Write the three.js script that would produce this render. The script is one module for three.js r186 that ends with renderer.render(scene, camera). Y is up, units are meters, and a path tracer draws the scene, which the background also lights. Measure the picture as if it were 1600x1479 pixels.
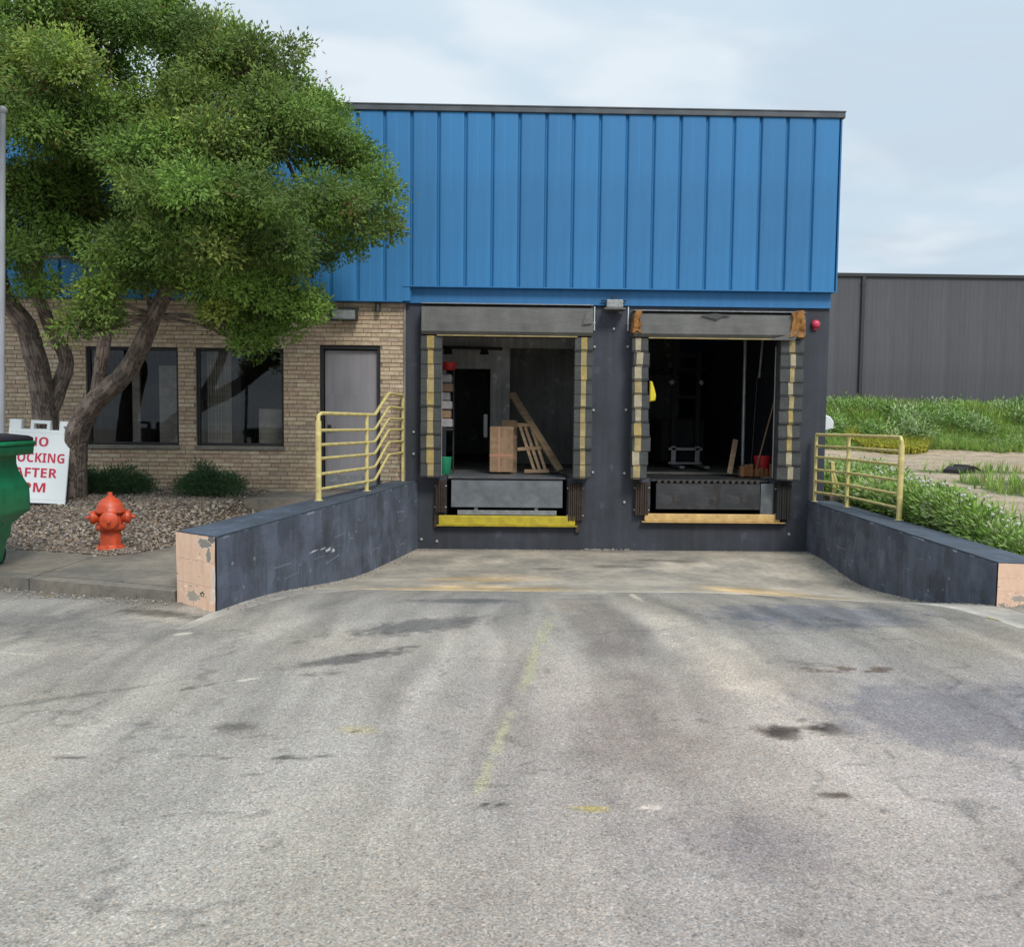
import * as THREE from 'three';
import { mergeGeometries } from 'three/addons/utils/BufferGeometryUtils.js';
import { RoundedBoxGeometry } from 'three/addons/geometries/RoundedBoxGeometry.js';
import { TextGeometry } from 'three/addons/geometries/TextGeometry.js';
import { FontLoader } from 'three/addons/loaders/FontLoader.js';

// ---------------------------------------------------------------- camera, sky, sun, exposure
const scene = new THREE.Scene();
const camera = new THREE.PerspectiveCamera(59.27, 1024 / 946, 0.1, 900);
camera.position.set(0, 1.55, 13.4);
camera.rotation.order = 'YXZ';
camera.rotation.set(-0.0598, -0.019, 0.0105);
const renderer = new THREE.WebGLRenderer({ antialias: true });
renderer.toneMapping = THREE.LinearToneMapping;
renderer.toneMappingExposure = 1.42;
renderer.shadowMap.enabled = true;

// ---------------------------------------------------------------- noise
function mulberry(a) { return () => { a |= 0; a = a + 0x6D2B79F5 | 0; let t = Math.imul(a ^ a >>> 15, 1 | a); t = t + Math.imul(t ^ t >>> 7, 61 | t) ^ t; return ((t ^ t >>> 14) >>> 0) / 4294967296; }; }
const hash = (x, y, s) => { let h = Math.imul(x, 374761393) + Math.imul(y, 668265263) + Math.imul(s, 974634777) | 0; h = Math.imul(h ^ h >>> 13, 1274126177); return ((h ^ h >>> 16) >>> 0) / 4294967296; };
const mod = (a, n) => ((a % n) + n) % n;
function vnoise(x, y, per, s) {           // value noise; periodic when per > 0
  const ix = Math.floor(x), iy = Math.floor(y), fx = x - ix, fy = y - iy, u = fx * fx * (3 - 2 * fx), v = fy * fy * (3 - 2 * fy);
  const X0 = per ? mod(ix, per) : ix, X1 = per ? mod(ix + 1, per) : ix + 1, Y0 = per ? mod(iy, per) : iy, Y1 = per ? mod(iy + 1, per) : iy + 1;
  const a = hash(X0, Y0, s), b = hash(X1, Y0, s), c = hash(X0, Y1, s), d = hash(X1, Y1, s);
  return a + (b - a) * u + (c - a) * v + (a - b - c + d) * u * v;
}
function fbm(x, y, oct, per, s) { let f = 0, a = .5, t = 0; for (let i = 0; i < oct; i++) { f += a * vnoise(x, y, per, s + i); t += a; a *= .5; x *= 2; y *= 2; per *= 2; } return f / t; }
const sm = (a, b, x) => { const t = Math.min(1, Math.max(0, (x - a) / (b - a))); return t * t * (3 - 2 * t); };
const lerp = (a, b, t) => a + (b - a) * t;

{ // overcast sky, thin places where blue shows
  const W = 2048, H = 1024, d = new Float32Array(W * H * 4);
  for (let r = 0; r < H; r++) for (let c = 0; c < W; c++) {
    const up = ((r + .5) / H - .5) * Math.PI, rd = ((c + .5) / W - .5) * 2 * Math.PI;
    const y = Math.sin(up), x = Math.cos(rd) * Math.cos(up), z = Math.sin(rd) * Math.cos(up), k = 1 / (Math.max(y, 0) + .16);
    const wx = fbm(x * k * .9 + 5, z * k * .9, 3, 0, 71) - .5, wz = fbm(x * k * .9, z * k * .9 + 9, 3, 0, 75) - .5;
    let n = fbm(x * k * 1.05 + wx * 1.6 + 3.1, z * k * 1.4 + wz * 1.6 + 1.7, 6, 0, 11), n2 = fbm(x * k * 4.2 + wx * 3, z * k * 6.5 + wz * 3, 5, 0, 31);
    const cl = sm(.32, .62, n * .5 + n2 * .5), sh = sm(.36, .66, fbm(x * k * 2.2 + 20 + wz * 2, z * k * 3.4 + wx * 2, 6, 0, 51));
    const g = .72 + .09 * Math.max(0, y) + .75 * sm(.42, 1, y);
    const A = [.55, .685, .80], B = [lerp(.735, .56, sh), lerp(.81, .655, sh), lerp(.875, .755, sh)];
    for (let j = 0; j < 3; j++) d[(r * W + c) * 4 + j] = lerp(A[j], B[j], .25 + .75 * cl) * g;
    d[(r * W + c) * 4 + 3] = 1;
  }
  const t = new THREE.DataTexture(d, W, H, THREE.RGBAFormat, THREE.FloatType);
  t.mapping = THREE.EquirectangularReflectionMapping; t.magFilter = t.minFilter = THREE.LinearFilter; t.needsUpdate = true;
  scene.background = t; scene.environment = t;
}
const sun = new THREE.DirectionalLight(new THREE.Color(1, .965, .91), 1.5);
sun.position.set(8, 21, 19); sun.target.position.set(0, 0, 0);
sun.castShadow = true; sun.shadow.radius = 30; sun.shadow.mapSize.set(2048, 2048);
Object.assign(sun.shadow.camera, { left: -30, right: 30, top: 30, bottom: -30, near: 1, far: 90 });
scene.add(sun, sun.target);

// ---------------------------------------------------------------- textures
function tex(n, fn, srgb = true, m = n) {
  const d = new Uint8Array(n * m * 4);
  for (let y = 0; y < m; y++) for (let x = 0; x < n; x++) { const c = fn(x / n, y / m, x, y), o = (y * n + x) * 4; for (let j = 0; j < 3; j++) d[o + j] = Math.max(0, Math.min(255, Array.isArray(c) ? c[j] : c)); d[o + 3] = 255; }
  const t = new THREE.DataTexture(d, n, m, THREE.RGBAFormat);
  t.wrapS = t.wrapT = THREE.RepeatWrapping; t.magFilter = THREE.LinearFilter; t.minFilter = THREE.LinearMipmapLinearFilter; t.generateMipmaps = true;
  if (srgb) t.colorSpace = THREE.SRGBColorSpace; t.needsUpdate = true; return t;
}
const rep = (t, s, s2 = s) => { const c = t.clone(); c.repeat.set(1 / s, 1 / s2); c.needsUpdate = true; return c; };   // uv in metres, tile size s
const canvasTex = (w, h, draw, srgb = true) => { const c = document.createElement('canvas'); c.width = w; c.height = h; draw(c.getContext('2d'), w, h); const t = new THREE.CanvasTexture(c); t.wrapS = t.wrapT = THREE.RepeatWrapping; if (srgb) t.colorSpace = THREE.SRGBColorSpace; return t; };

const tAsphalt = tex(2048, (u, v, x, y) => {          // aggregate: pale and dark stones of about 5 to 15 mm in grey binder (4.4 m tile)
  const w = hash(x, y, 1), c = vnoise(u * 700, v * 700, 700, 2), b = vnoise(u * 330, v * 330, 330, 3), e = vnoise(u * 120, v * 120, 120, 4), f = fbm(u * 24, v * 24, 3, 24, 5);
  let g = 194 + (w - .5) * 46 + (c - .5) * 52 + (b - .5) * 14 + (e - .5) * 4 + (f - .5) * 8;
  if (c > .88) g += 24; if (c < .12) g -= 26;
  const t = (vnoise(u * 500, v * 500, 500, 8) - .5) * 12; return [g + t, g, g - t * .8 - 2];
});
const tAsphaltH = tex(1024, (u, v) => 128 + (vnoise(u * 400, v * 400, 400, 2) - .5) * 150 + (vnoise(u * 200, v * 200, 200, 3) - .5) * 90, false);
const tConcrete = tex(1024, (u, v, x, y) => {         // 3 m tile
  const f = fbm(u * 6, v * 6, 6, 6, 21), f2 = fbm(u * 40, v * 40, 3, 40, 25), w = hash(x, y, 27);
  let g = 205 + (f - .5) * 90 + (f2 - .5) * 44 + (w - .5) * 22; if (vnoise(u * 90, v * 90, 90, 28) > .9) g -= 30;
  return [g, g - 2 - (f - .5) * 10, g - 7 - (f - .5) * 22];
});
const tGrain = tex(512, (u, v, x, y) => 205 + (fbm(u * 8, v * 8, 6, 8, 41) - .5) * 70 + (hash(x, y, 43) - .5) * 26);
const tGrainH = tex(512, (u, v) => 128 + (fbm(u * 24, v * 24, 4, 24, 45) - .5) * 220, false);
const tSteel = tex(512, (u, v, x, y) => { const s = vnoise(u * 6, v * 160, 0, 61), f = fbm(u * 7, v * 7, 5, 7, 63), r = .5 * sm(.6, .78, fbm(u * 9 + 3, v * 9, 5, 9, 66)); const g = 190 + (s - .5) * 34 + (f - .5) * 80; return [lerp(g, 150, r), lerp(g, 112, r), lerp(g, 84, r)]; });
const tPaint = tex(1024, (u, v, x, y) => {            // flat wall paint over concrete: runs, rubbed and chalky places (4 m tile, v up)
  const run = fbm(u * 60, v * 3, 4, 0, 81), f = fbm(u * 5, v * 5, 6, 5, 85), h = fbm(u * 30, v * 30, 4, 30, 88), sc = sm(.62, .8, fbm(u * 14, v * 5, 5, 0, 92)) * sm(.5, .75, h);
  let g = 200 + (run - .5) * 46 + (f - .5) * 80 + (h - .5) * 26 + (hash(x, y, 95) - .5) * 14; g += sc * 90;
  return [g, g, g + (f - .5) * 12];
});
const tVinyl = tex(512, (u, v, x, y) => { const f = fbm(u * 5, v * 5, 5, 5, 101), s = fbm(u * 3, v * 34, 4, 0, 105); const g = 206 + (f - .5) * 80 + (s - .5) * 24 + (hash(x, y, 107) - .5) * 20; return [g, g - 2, g - 6]; });
const tWood = tex(512, (u, v) => { const k = fbm(u * 3 + 2, v * 60, 4, 0, 111), f = fbm(u * 4, v * 12, 4, 0, 113); const g = 190 + (k - .5) * 90 + (f - .5) * 40; return [g, g * .93, g * .84]; });
const tBark = tex(512, (u, v) => { const r = Math.abs(fbm(u * 16, v * 4, 5, 0, 121) - .5) * 2, f = fbm(u * 8, v * 8, 5, 8, 123); const g = 128 + sm(.0, .3, r) * 60 + (f - .5) * 60; return [g, g * .96, g * .92]; });
const tBarkH = tex(512, (u, v) => sm(0, .4, Math.abs(fbm(u * 16, v * 4, 5, 0, 121) - .5) * 2) * 255, false);
const tDirt = tex(1024, (u, v, x, y) => { const f = fbm(u * 6, v * 6, 6, 6, 131), s = vnoise(u * 130, v * 130, 130, 133), w = hash(x, y, 134); let g = 190 + (f - .5) * 90 + (s - .5) * 60 + (w - .5) * 40; if (s > .85) g += 24; return [g, g * .96, g * .9]; });
const tMetalSheet = tex(512, (u, v, x, y) => { const s = fbm(u * 40, v * 1.5, 4, 0, 141), f = fbm(u * 3, v * 3, 5, 3, 143); const g = 226 + (s - .5) * 26 + (f - .5) * 34 + (hash(x, y, 147) - .5) * 6; return g; });

// ---------------------------------------------------------------- materials
const C = (r, g, b) => new THREE.Color().setRGB(r, g, b);      // linear base colour
const S = (o) => new THREE.MeshStandardMaterial({ roughness: .8, metalness: 0, ...o });
const P = (o) => new THREE.MeshPhysicalMaterial({ roughness: .8, ...o });
const MAT = {
  asphalt: S({ map: rep(tAsphalt, 4.4), bumpMap: rep(tAsphaltH, 2.6), bumpScale: .004, roughness: .92, vertexColors: true }),
  apron: S({ map: rep(tConcrete, 3), bumpMap: rep(tGrainH, 1.1), bumpScale: .003, roughness: .9, vertexColors: true }),
  sidewalk: S({ map: rep(tConcrete, 3), bumpMap: rep(tGrainH, 1), bumpScale: .002, color: C(.33, .29, .245), roughness: .9 }),
  concrete: S({ map: rep(tConcrete, 2), bumpMap: rep(tGrainH, 1), bumpScale: .002, color: C(.3, .27, .235), roughness: .9 }),
  soil: S({ map: rep(tDirt, 1.5), color: C(.16, .125, .095), roughness: 1 }),
  dirt: S({ map: rep(tDirt, 2.2), roughness: 1, vertexColors: true }),
  stone: S({ roughness: .95 }),
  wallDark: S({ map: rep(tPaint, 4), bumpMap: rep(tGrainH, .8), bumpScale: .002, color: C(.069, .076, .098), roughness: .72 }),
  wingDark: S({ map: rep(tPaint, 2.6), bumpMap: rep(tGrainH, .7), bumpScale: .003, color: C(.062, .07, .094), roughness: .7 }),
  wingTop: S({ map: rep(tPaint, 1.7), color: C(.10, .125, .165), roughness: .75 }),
  blue: S({ map: rep(tMetalSheet, 2.9), color: C(.03, .222, .5), roughness: .62 }),
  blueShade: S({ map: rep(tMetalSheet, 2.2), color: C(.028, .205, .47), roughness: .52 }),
  coping: S({ map: rep(tGrain, 1.4), color: C(.115, .128, .142), roughness: .5, metalness: .15 }),
  mortar: S({ map: rep(tGrain, .6), color: C(.36, .295, .235), roughness: .95 }),
  steelDoor: S({ map: rep(tMetalSheet, 2), color: C(.39, .365, .385), roughness: .55 }),
  darkFrame: S({ color: C(.02, .02, .022), roughness: .5 }),
  bronze: S({ map: rep(tGrain, .8), color: C(.045, .042, .04), roughness: .45, metalness: .3 }),
  sill: S({ map: rep(tConcrete, 1.3), color: C(.36, .33, .29), roughness: .85 }),
  glass: P({ color: C(.78, .8, .8), transmission: 1, thickness: 0, roughness: .02, ior: 1.5 }),
  vinyl: S({ map: rep(tVinyl, 1.3), bumpMap: rep(tGrainH, .5), bumpScale: .004, color: C(.2, .2, .195), roughness: .75 }),
  vinylPad: S({ map: rep(tVinyl, 1.1), bumpMap: rep(tGrainH, .4), bumpScale: .006, color: C(.092, .098, .1), roughness: .75 }), stripePale: S({ map: rep(tVinyl, .4), color: C(.62, .54, .38), roughness: .8 }), stripeGold: S({ map: rep(tVinyl, .4), color: C(.62, .46, .16), roughness: .7 }),
  vinylDark: S({ map: rep(tVinyl, .9), color: C(.085, .088, .09), roughness: .75 }),
  vinylYellow: S({ map: rep(tVinyl, .5), color: C(.55, .43, .2), roughness: .7 }),
  strap: S({ color: C(.018, .018, .02), roughness: .7 }),
  foam: S({ map: rep(tVinyl, .3), bumpMap: rep(tGrainH, .2), bumpScale: .02, color: C(.62, .29, .09), roughness: 1 }),
  leveler: S({ map: rep(tGrain, .9), color: C(.22, .235, .25), roughness: .5, metalness: .25 }),
  levelerDark: S({ map: rep(tSteel, 1.1), color: C(.085, .085, .088), roughness: .5, metalness: .3 }),
  rustSteel: S({ map: rep(tSteel, .6), color: C(.11, .085, .075), roughness: .75, metalness: .2 }),
  rubber: S({ map: rep(tVinyl, .5), color: C(.03, .028, .027), roughness: .85 }),
  rubberBrown: S({ map: rep(tVinyl, .5), color: C(.075, .052, .04), roughness: .85 }),
  barYellow: S({ map: rep(tVinyl, .5), color: C(.78, .62, .04), roughness: .6 }),
  barCream: S({ map: rep(tVinyl, .5), color: C(1, .66, .26), roughness: .6 }),
  railYellow: S({ map: rep(tGrain, .5), color: C(1, .82, .32), roughness: .5 }),
  bolt: S({ color: C(.5, .5, .5), roughness: .5, metalness: .4 }),
  galv: S({ map: rep(tGrain, .4), color: C(.45, .46, .47), roughness: .45, metalness: .5 }),
  lampHouse: S({ color: C(.028, .025, .023), roughness: .5 }),
  lampHouseGrey: S({ map: rep(tGrain, .3), color: C(.2, .19, .17), roughness: .6 }),
  lampGlass: S({ map: rep(tGrain, .2), color: C(.5, .52, .5), roughness: .2 }),
  bell: S({ color: C(.62, .05, .1), roughness: .4 }),
  hydrant: S({ map: rep(tGrain, .35), color: C(.95, .13, .045), roughness: .42 }),
  signWhite: S({ color: C(.8, .84, .85), roughness: .5 }),
  signRed: S({ color: C(.55, .03, .07), roughness: .6 }),
  bin: S({ map: rep(tGrain, .8), color: C(.01, .33, .13), roughness: .42 }),
  binLid: S({ map: rep(tGrain, .8), color: C(.035, .03, .042), roughness: .5 }),
  pole: S({ map: rep(tMetalSheet, .6), color: C(.42, .43, .46), roughness: .45 }),
  bark: S({ map: rep(tBark, .5), bumpMap: rep(tBarkH, .5), bumpScale: .014, color: C(.5, .42, .38), roughness: .95 }),
  leaf: P({ roughness: .7, specularIntensity: .5, transmission: .4, thickness: 0 }),
  needle: P({ roughness: .75, transmission: .15, thickness: 0 }),
  grass: P({ roughness: .7, transmission: .35, thickness: 0 }),
  petal: P({ roughness: .8, transmission: .25, thickness: 0 }),
  farWall: S({ map: rep(tMetalSheet, 6), color: C(.112, .108, .122), roughness: .6 }),
  farTrim: S({ color: C(.03, .03, .032), roughness: .6 }),
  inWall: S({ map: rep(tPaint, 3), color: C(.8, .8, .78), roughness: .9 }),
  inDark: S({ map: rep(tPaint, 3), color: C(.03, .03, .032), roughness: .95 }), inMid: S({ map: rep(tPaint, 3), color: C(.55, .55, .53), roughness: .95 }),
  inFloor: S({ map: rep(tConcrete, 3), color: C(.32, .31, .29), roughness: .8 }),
  office: S({ map: rep(tPaint, 3), color: C(.3, .28, .26), roughness: .9 }),
  officeDark: S({ color: C(.03, .028, .026), roughness: .9 }),
  curtain: S({ map: rep(tVinyl, .6), color: C(.55, .5, .45), roughness: .95 }),
  cardboard: S({ map: rep(tGrain, .5), color: C(.46, .3, .18), roughness: .9 }),
  tape: S({ color: C(.42, .2, .12), roughness: .5 }),
  wood: S({ map: rep(tWood, .7), color: C(.5, .4, .3), roughness: .85 }),
  woodBrown: S({ map: rep(tWood, .5), color: C(.5, .25, .12), roughness: .85 }),
  plasticWhite: S({ color: C(.72, .73, .74), roughness: .5 }),
  plasticRed: S({ color: C(.5, .025, .03), roughness: .5 }),
  plasticGreen: S({ color: C(.02, .26, .13), roughness: .5 }),
  yellowPad: S({ color: C(.72, .56, .03), roughness: .6 }),
  jackSteel: S({ map: rep(tSteel, .8), color: C(.05, .05, .06), roughness: .35, metalness: .6 }),
  wrap: P({ map: rep(tVinyl, .4), color: C(.58, .56, .58), roughness: .35 }),
  oil: S({ map: rep(tAsphalt, 4.4), color: C(.2, .18, .165), roughness: .7 }),
  linePaint: S({ map: rep(tGrain, .3), color: C(.95, .93, .88), roughness: .8 }), kerbPaint: S({ map: rep(tGrain, .4), color: C(.8, .66, .2), roughness: .8 }),
};

// ---------------------------------------------------------------- building blocks
const flat = (g) => g.index ? g.toNonIndexed() : g;
const used = {};
function numbered(n) { const k = used[n] = (used[n] ?? -1) + 1; return k ? n + '_' + String(k).padStart(3, '0') : n; }
function tag(o, label, category, group) { o.userData.label = label; o.userData.category = category; if (group) o.userData.group = group; return o; }
function thing(name, label, category, [x, y, z] = [0, 0, 0], group, turn = 0) { const o = new THREE.Group(); o.name = numbered(name); o.position.set(x, y, z); o.rotation.y = turn; scene.add(o); return tag(o, label, category, group); }
function metres(g) {                                   // uv in metres from the face's main direction
  g = g.index ? g.toNonIndexed() : g; if (!g.attributes.normal) g.computeVertexNormals();
  const p = g.attributes.position, uv = new Float32Array(p.count * 2), a = new THREE.Vector3(), b = new THREE.Vector3(), c = new THREE.Vector3(), n = new THREE.Vector3();
  for (let i = 0; i < p.count; i += 3) {
    a.fromBufferAttribute(p, i); b.fromBufferAttribute(p, i + 1); c.fromBufferAttribute(p, i + 2);
    n.crossVectors(b.clone().sub(a), c.clone().sub(a)); const X = Math.abs(n.x), Y = Math.abs(n.y), Z = Math.abs(n.z);
    [a, b, c].forEach((q, j) => { const k = (i + j) * 2; if (Y >= X && Y >= Z) { uv[k] = q.x; uv[k + 1] = q.z; } else if (X >= Z) { uv[k] = q.z; uv[k + 1] = q.y; } else { uv[k] = q.x; uv[k + 1] = q.y; } });
  }
  const out = new THREE.BufferGeometry(); out.setAttribute('position', p); out.setAttribute('normal', g.attributes.normal); out.setAttribute('uv', new THREE.BufferAttribute(uv, 2));
  if (g.attributes.color) out.setAttribute('color', g.attributes.color);
  return out;
}
const mergeAll = (gs) => gs.length > 1 ? mergeGeometries(gs) : gs[0];
function part(name, geos, mat, parent, opt = {}) {
  const gs = [].concat(geos); const m = new THREE.Mesh(opt.keepUV ? mergeAll(gs) : metres(mergeAll(gs.map((g) => { g = g.index ? g.toNonIndexed() : g; const o = new THREE.BufferGeometry(); for (const k of ['position', 'normal', 'uv']) if (g.attributes[k]) o.setAttribute(k, g.attributes[k]); if (!o.attributes.uv) o.setAttribute('uv', new THREE.BufferAttribute(new Float32Array(o.attributes.position.count * 2), 2)); return o; }))), mat);
  m.name = parent === scene ? numbered(name) : numbered(parent.uuid + name).replace(parent.uuid, ''); m.castShadow = m.receiveShadow = true; parent.add(m);
  if (opt.kind) m.userData.kind = opt.kind; if (opt.label) m.userData.label = opt.label;
  return m;
}
function bx(x0, x1, y0, y1, z0, z1, r = .008) {         // chamfered box between limits
  const w = x1 - x0, h = y1 - y0, d = z1 - z0, k = Math.min(r, w / 3, h / 3, d / 3);
  const g = k > .0015 ? new RoundedBoxGeometry(w, h, d, 1, k) : new THREE.BoxGeometry(w, h, d);
  g.translate((x0 + x1) / 2, (y0 + y1) / 2, (z0 + z1) / 2); return g;
}
function bar(a, b, w, h = w, r = .004, spin = 0) {      // chamfered bar from a to b
  const A = new THREE.Vector3(...a), B = new THREE.Vector3(...b), L = A.distanceTo(B), g = new RoundedBoxGeometry(w, L, h, 1, Math.min(r, w / 3, h / 3)), q = new THREE.Quaternion().setFromUnitVectors(new THREE.Vector3(0, 1, 0), B.clone().sub(A).normalize());
  g.rotateY(spin); g.applyQuaternion(q); g.translate((A.x + B.x) / 2, (A.y + B.y) / 2, (A.z + B.z) / 2); return g;
}
function tube(pts, r, seg = 24, rad = 8, tension = 0) {
  const path = new THREE.CurvePath(), v = pts.map((p) => new THREE.Vector3(...p));
  if (tension) return new THREE.TubeGeometry(new THREE.CatmullRomCurve3(v, false, 'catmullrom', tension), seg, r, rad);
  const k = .06; let from = v[0];                       // straight runs with small bends
  for (let i = 1; i < v.length; i++) {
    if (i === v.length - 1) { path.add(new THREE.LineCurve3(from, v[i])); break; }
    const d0 = v[i].clone().sub(from), d1 = v[i + 1].clone().sub(v[i]), kk = Math.min(k, d0.length() / 2.2, d1.length() / 2.2), a = v[i].clone().sub(d0.setLength(kk)), b = v[i].clone().add(d1.setLength(kk));
    path.add(new THREE.LineCurve3(from, a)); path.add(new THREE.QuadraticBezierCurve3(a, v[i], b)); from = b;
  }
  return new THREE.TubeGeometry(path, seg, r, rad);
}
const cyl = (r0, r1, h, x, y, z, n = 16) => new THREE.CylinderGeometry(r0, r1, h, n).translate(x, y, z);
const lathe = (pts, n = 28) => new THREE.LatheGeometry(pts.map((p) => new THREE.Vector2(...p)), n);
function extr(outline, depth, holes = [], bevel = 0) {   // outline in x,y; from z = -depth to 0
  const s = new THREE.Shape(outline.map((p) => new THREE.Vector2(...p))); for (const h of holes) s.holes.push(new THREE.Path(h.map((p) => new THREE.Vector2(...p))));
  return new THREE.ExtrudeGeometry(s, { depth: depth - 2 * bevel, bevelEnabled: bevel > 0, bevelThickness: bevel, bevelSize: bevel, bevelOffset: -bevel, bevelSegments: 1 }).translate(0, 0, -depth + bevel);
}
function prism(plan, y0, y1) {                           // plan in x,z, from y0 up to y1
  const g = extr(plan.map(([x, z]) => [x, -z]), y1 - y0); g.rotateX(-Math.PI / 2); g.translate(0, y1, 0); return g;
}
function grid(xs, zs, y, color) {                        // height sheet over x, z
  const n = xs.length, m = zs.length, p = new Float32Array(n * m * 3), uv = new Float32Array(n * m * 2), c = color && new Float32Array(n * m * 3), ix = [];
  for (let j = 0; j < m; j++) for (let i = 0; i < n; i++) { const k = j * n + i, x = typeof xs[i] === 'function' ? xs[i](zs[j]) : xs[i]; p.set([x, y(x, zs[j]), zs[j]], k * 3); uv.set([x, zs[j]], k * 2); if (c) c.set(color(x, zs[j]), k * 3); if (i < n - 1 && j < m - 1) ix.push(k, k + n, k + 1, k + 1, k + n, k + n + 1); }
  const g = new THREE.BufferGeometry(); g.setAttribute('position', new THREE.BufferAttribute(p, 3)); g.setAttribute('uv', new THREE.BufferAttribute(uv, 2)); if (c) g.setAttribute('color', new THREE.BufferAttribute(c, 3)); g.setIndex(ix); g.computeVertexNormals(); return g;
}
const range = (a, b, n) => Array.from({ length: n + 1 }, (_, i) => a + (b - a) * i / n);
function structure(name, g, mat, label, category) { const m = new THREE.Mesh(g, mat); m.name = numbered(name); m.userData.kind = 'structure'; if (label) tag(m, label, category); m.receiveShadow = m.castShadow = true; scene.add(m); return m; }

// ---------------------------------------------------------------- ground heights
const PZ = [-50, 0, 1.4, 2.95, 4.5, 5.4, 6.6, 100], PH = [-.49, -.49, -.45, -.395, -.22, -.09, 0, 0];
function table(z) { for (let i = 1; i < PZ.length; i++) if (z <= PZ[i]) { const t = (z - PZ[i - 1]) / (PZ[i] - PZ[i - 1]); return lerp(PH[i - 1], PH[i], t); } return 0; }
const wingL = (z) => -1.27 - Math.max(0, z) * .1507, wingR = (z) => 5.08 - Math.max(0, z) * .0905;
function rampY(x, z) { let s = 0; for (let k = -2; k <= 2; k++) s += table(z + k * .22); s /= 5; if (z < .9) s = lerp(table(z), s, sm(0, .9, z)); return s - .13 * sm(1.8, 4.6, x) * sm(.5, 2.6, z) * (1 - sm(4.6, 6.4, z)); }
function lotY(x, z) { const inside = sm(wingL(z) - .22, wingL(z) - .12, x) * (1 - sm(wingR(z) + .12, wingR(z) + .22, x)); return z > 6.7 ? 0 : lerp(z < 6.2 ? -.02 : 0, rampY(x, z), inside) + .004 * (fbm(x * .7, z * .7, 3, 0, 200) - .5); }

// ---------------------------------------------------------------- the lot
const STAINS = [
  [1.47, 9.3, .11, .11, 0, 1, [.54, .51, .5]], [1.42, 9.26, .1, .1, 0, .8, [.6, .57, .56]], [1.62, 9.22, .13, .055, .1, .9, [.6, .58, .57]], [1.72, 9.24, .1, .1, 0, .9, [.56, .54, .53]], [1.66, 9.14, .1, .04, .5, .8, [.6, .6, .6]],
  [.64, 10.12, .045, .03, 0, 1, [1.4, 1.38, 1.34]], [-1.49, 8.46, .09, .022, -.45, 1, [1.5, 1.48, 1.44]], [-2.27, 7.39, .08, .035, -.2, 1, [1.5, 1.48, 1.44]], [1.33, 5.6, .035, .36, 0, 1, [1.5, 1.46, 1.38]], [.93, 5.3, .3, .03, 0, .8, [1.4, 1.36, 1.3]], [-3.3, 7.9, .5, .02, .2, .5, [1.25, 1.25, 1.22]], [1.28, 7.3, .03, .02, 0, .8, [1.4, 1.4, 1.4]],
 // x, z, rx, rz, turn, strength, tint
  [2.7, 6.6, 1.05, .55, .1, .85, [.72, .76, .86]], [2.1, 6.9, .6, .4, 0, .45, [.8, .82, .88]], [2.3, 8.2, .42, .09, 0, .6, [.62, .55, .5]], [2.0, 8.05, .3, .08, .1, .35, [.75, .75, .78]],
  [2.5, 9.0, .85, .62, -.3, .8, [.74, .76, .82]], [2.95, 9.7, .7, .2, 0, .3, [.78, .8, .85]], [1.5, 10.0, .16, .03, 0, .6, [.5, .46, .44]], [1.56, 10.12, .1, .03, .8, .4, [.6, .58, .56]],
  [-.3, 6.0, .6, .2, 0, .6, [.6, .62, .66]], [-.55, 7.1, .65, .24, -.5, .8, [.62, .63, .66]], [-.95, 8.0, .45, .12, -.5, .7, [.58, .58, .6]], [-.75, 7.8, .25, .06, -.5, .5, [.56, .56, .58]], [-1.1, 8.35, .2, .05, -.2, .4, [.62, .62, .62]],
  [.85, 7.0, .36, 1.5, 0, .7, [.84, .82, .82]], [.75, 9.3, .4, 1.0, .1, .5, [.84, .82, .82]], [-1.3, 9.25, .13, .1, 0, .6, [.64, .63, .62]], [-1.12, 9.62, .34, .03, .05, .6, [.5, .5, .5]], [-.85, 9.6, .12, .02, 0, .6, [.4, .4, .4]], [-1.0, 9.8, .12, .03, 0, .4, [.55, .55, .52]],
  [-1.8, 9.2, .06, .03, 0, .7, [.4, .4, .4]], [-1.0, 10.6, .022, .022, 0, .9, [.3, .3, .3]], [-1.95, 9.63, .09, .025, .1, .5, [.45, .45, .45]], [-1.72, 8.6, .3, .03, -.6, .5, [.6, .6, .6]], [-2.4, 8.8, .6, .05, -.55, .35, [.68, .68, .68]],
  [.02, 10.09, .1, .02, 0, .7, [.35, .34, .33]], [-.68, 9.27, .12, .07, 0, .4, [1.06, 1.02, .74]], [-.7, 9.3, .03, .02, 0, .8, [.45, .4, .3]], [.4, 10.13, .13, .025, 0, .7, [1.1, 1.05, .62]], [1.0, 10.4, .4, .3, .2, .4, [.8, .79, .84]], [3.6, 8.6, .9, .5, -.4, .4, [.78, .82, .9]], [-.2, 11.2, .5, .7, 0, .14, [.86, .84, .84]],
  [-3.4, 7.2, 1.4, .5, .2, .5, [.74, .75, .78]], [-2.7, 6.75, .5, .14, .3, .55, [.5, .49, .47]], [.2, 8.0, .3, 1.6, .05, .3, [1.14, 1.12, 1.1]], [1.45, 7.6, .3, 1.3, -.1, .5, [1.2, 1.18, 1.16]], [.6, 6.2, .25, .6, 0, .4, [1.2, 1.17, 1.12]], [1.55, 7.7, .4, 1.6, -.1, .25, [1.16, 1.14, 1.1]], [-.2, 7.1, .3, 1.5, -.3, .2, [1.12, 1.1, 1.08]], [3.6, 7.3, .6, .5, .4, .25, [1.1, 1.08, 1.06]],
];
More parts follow.
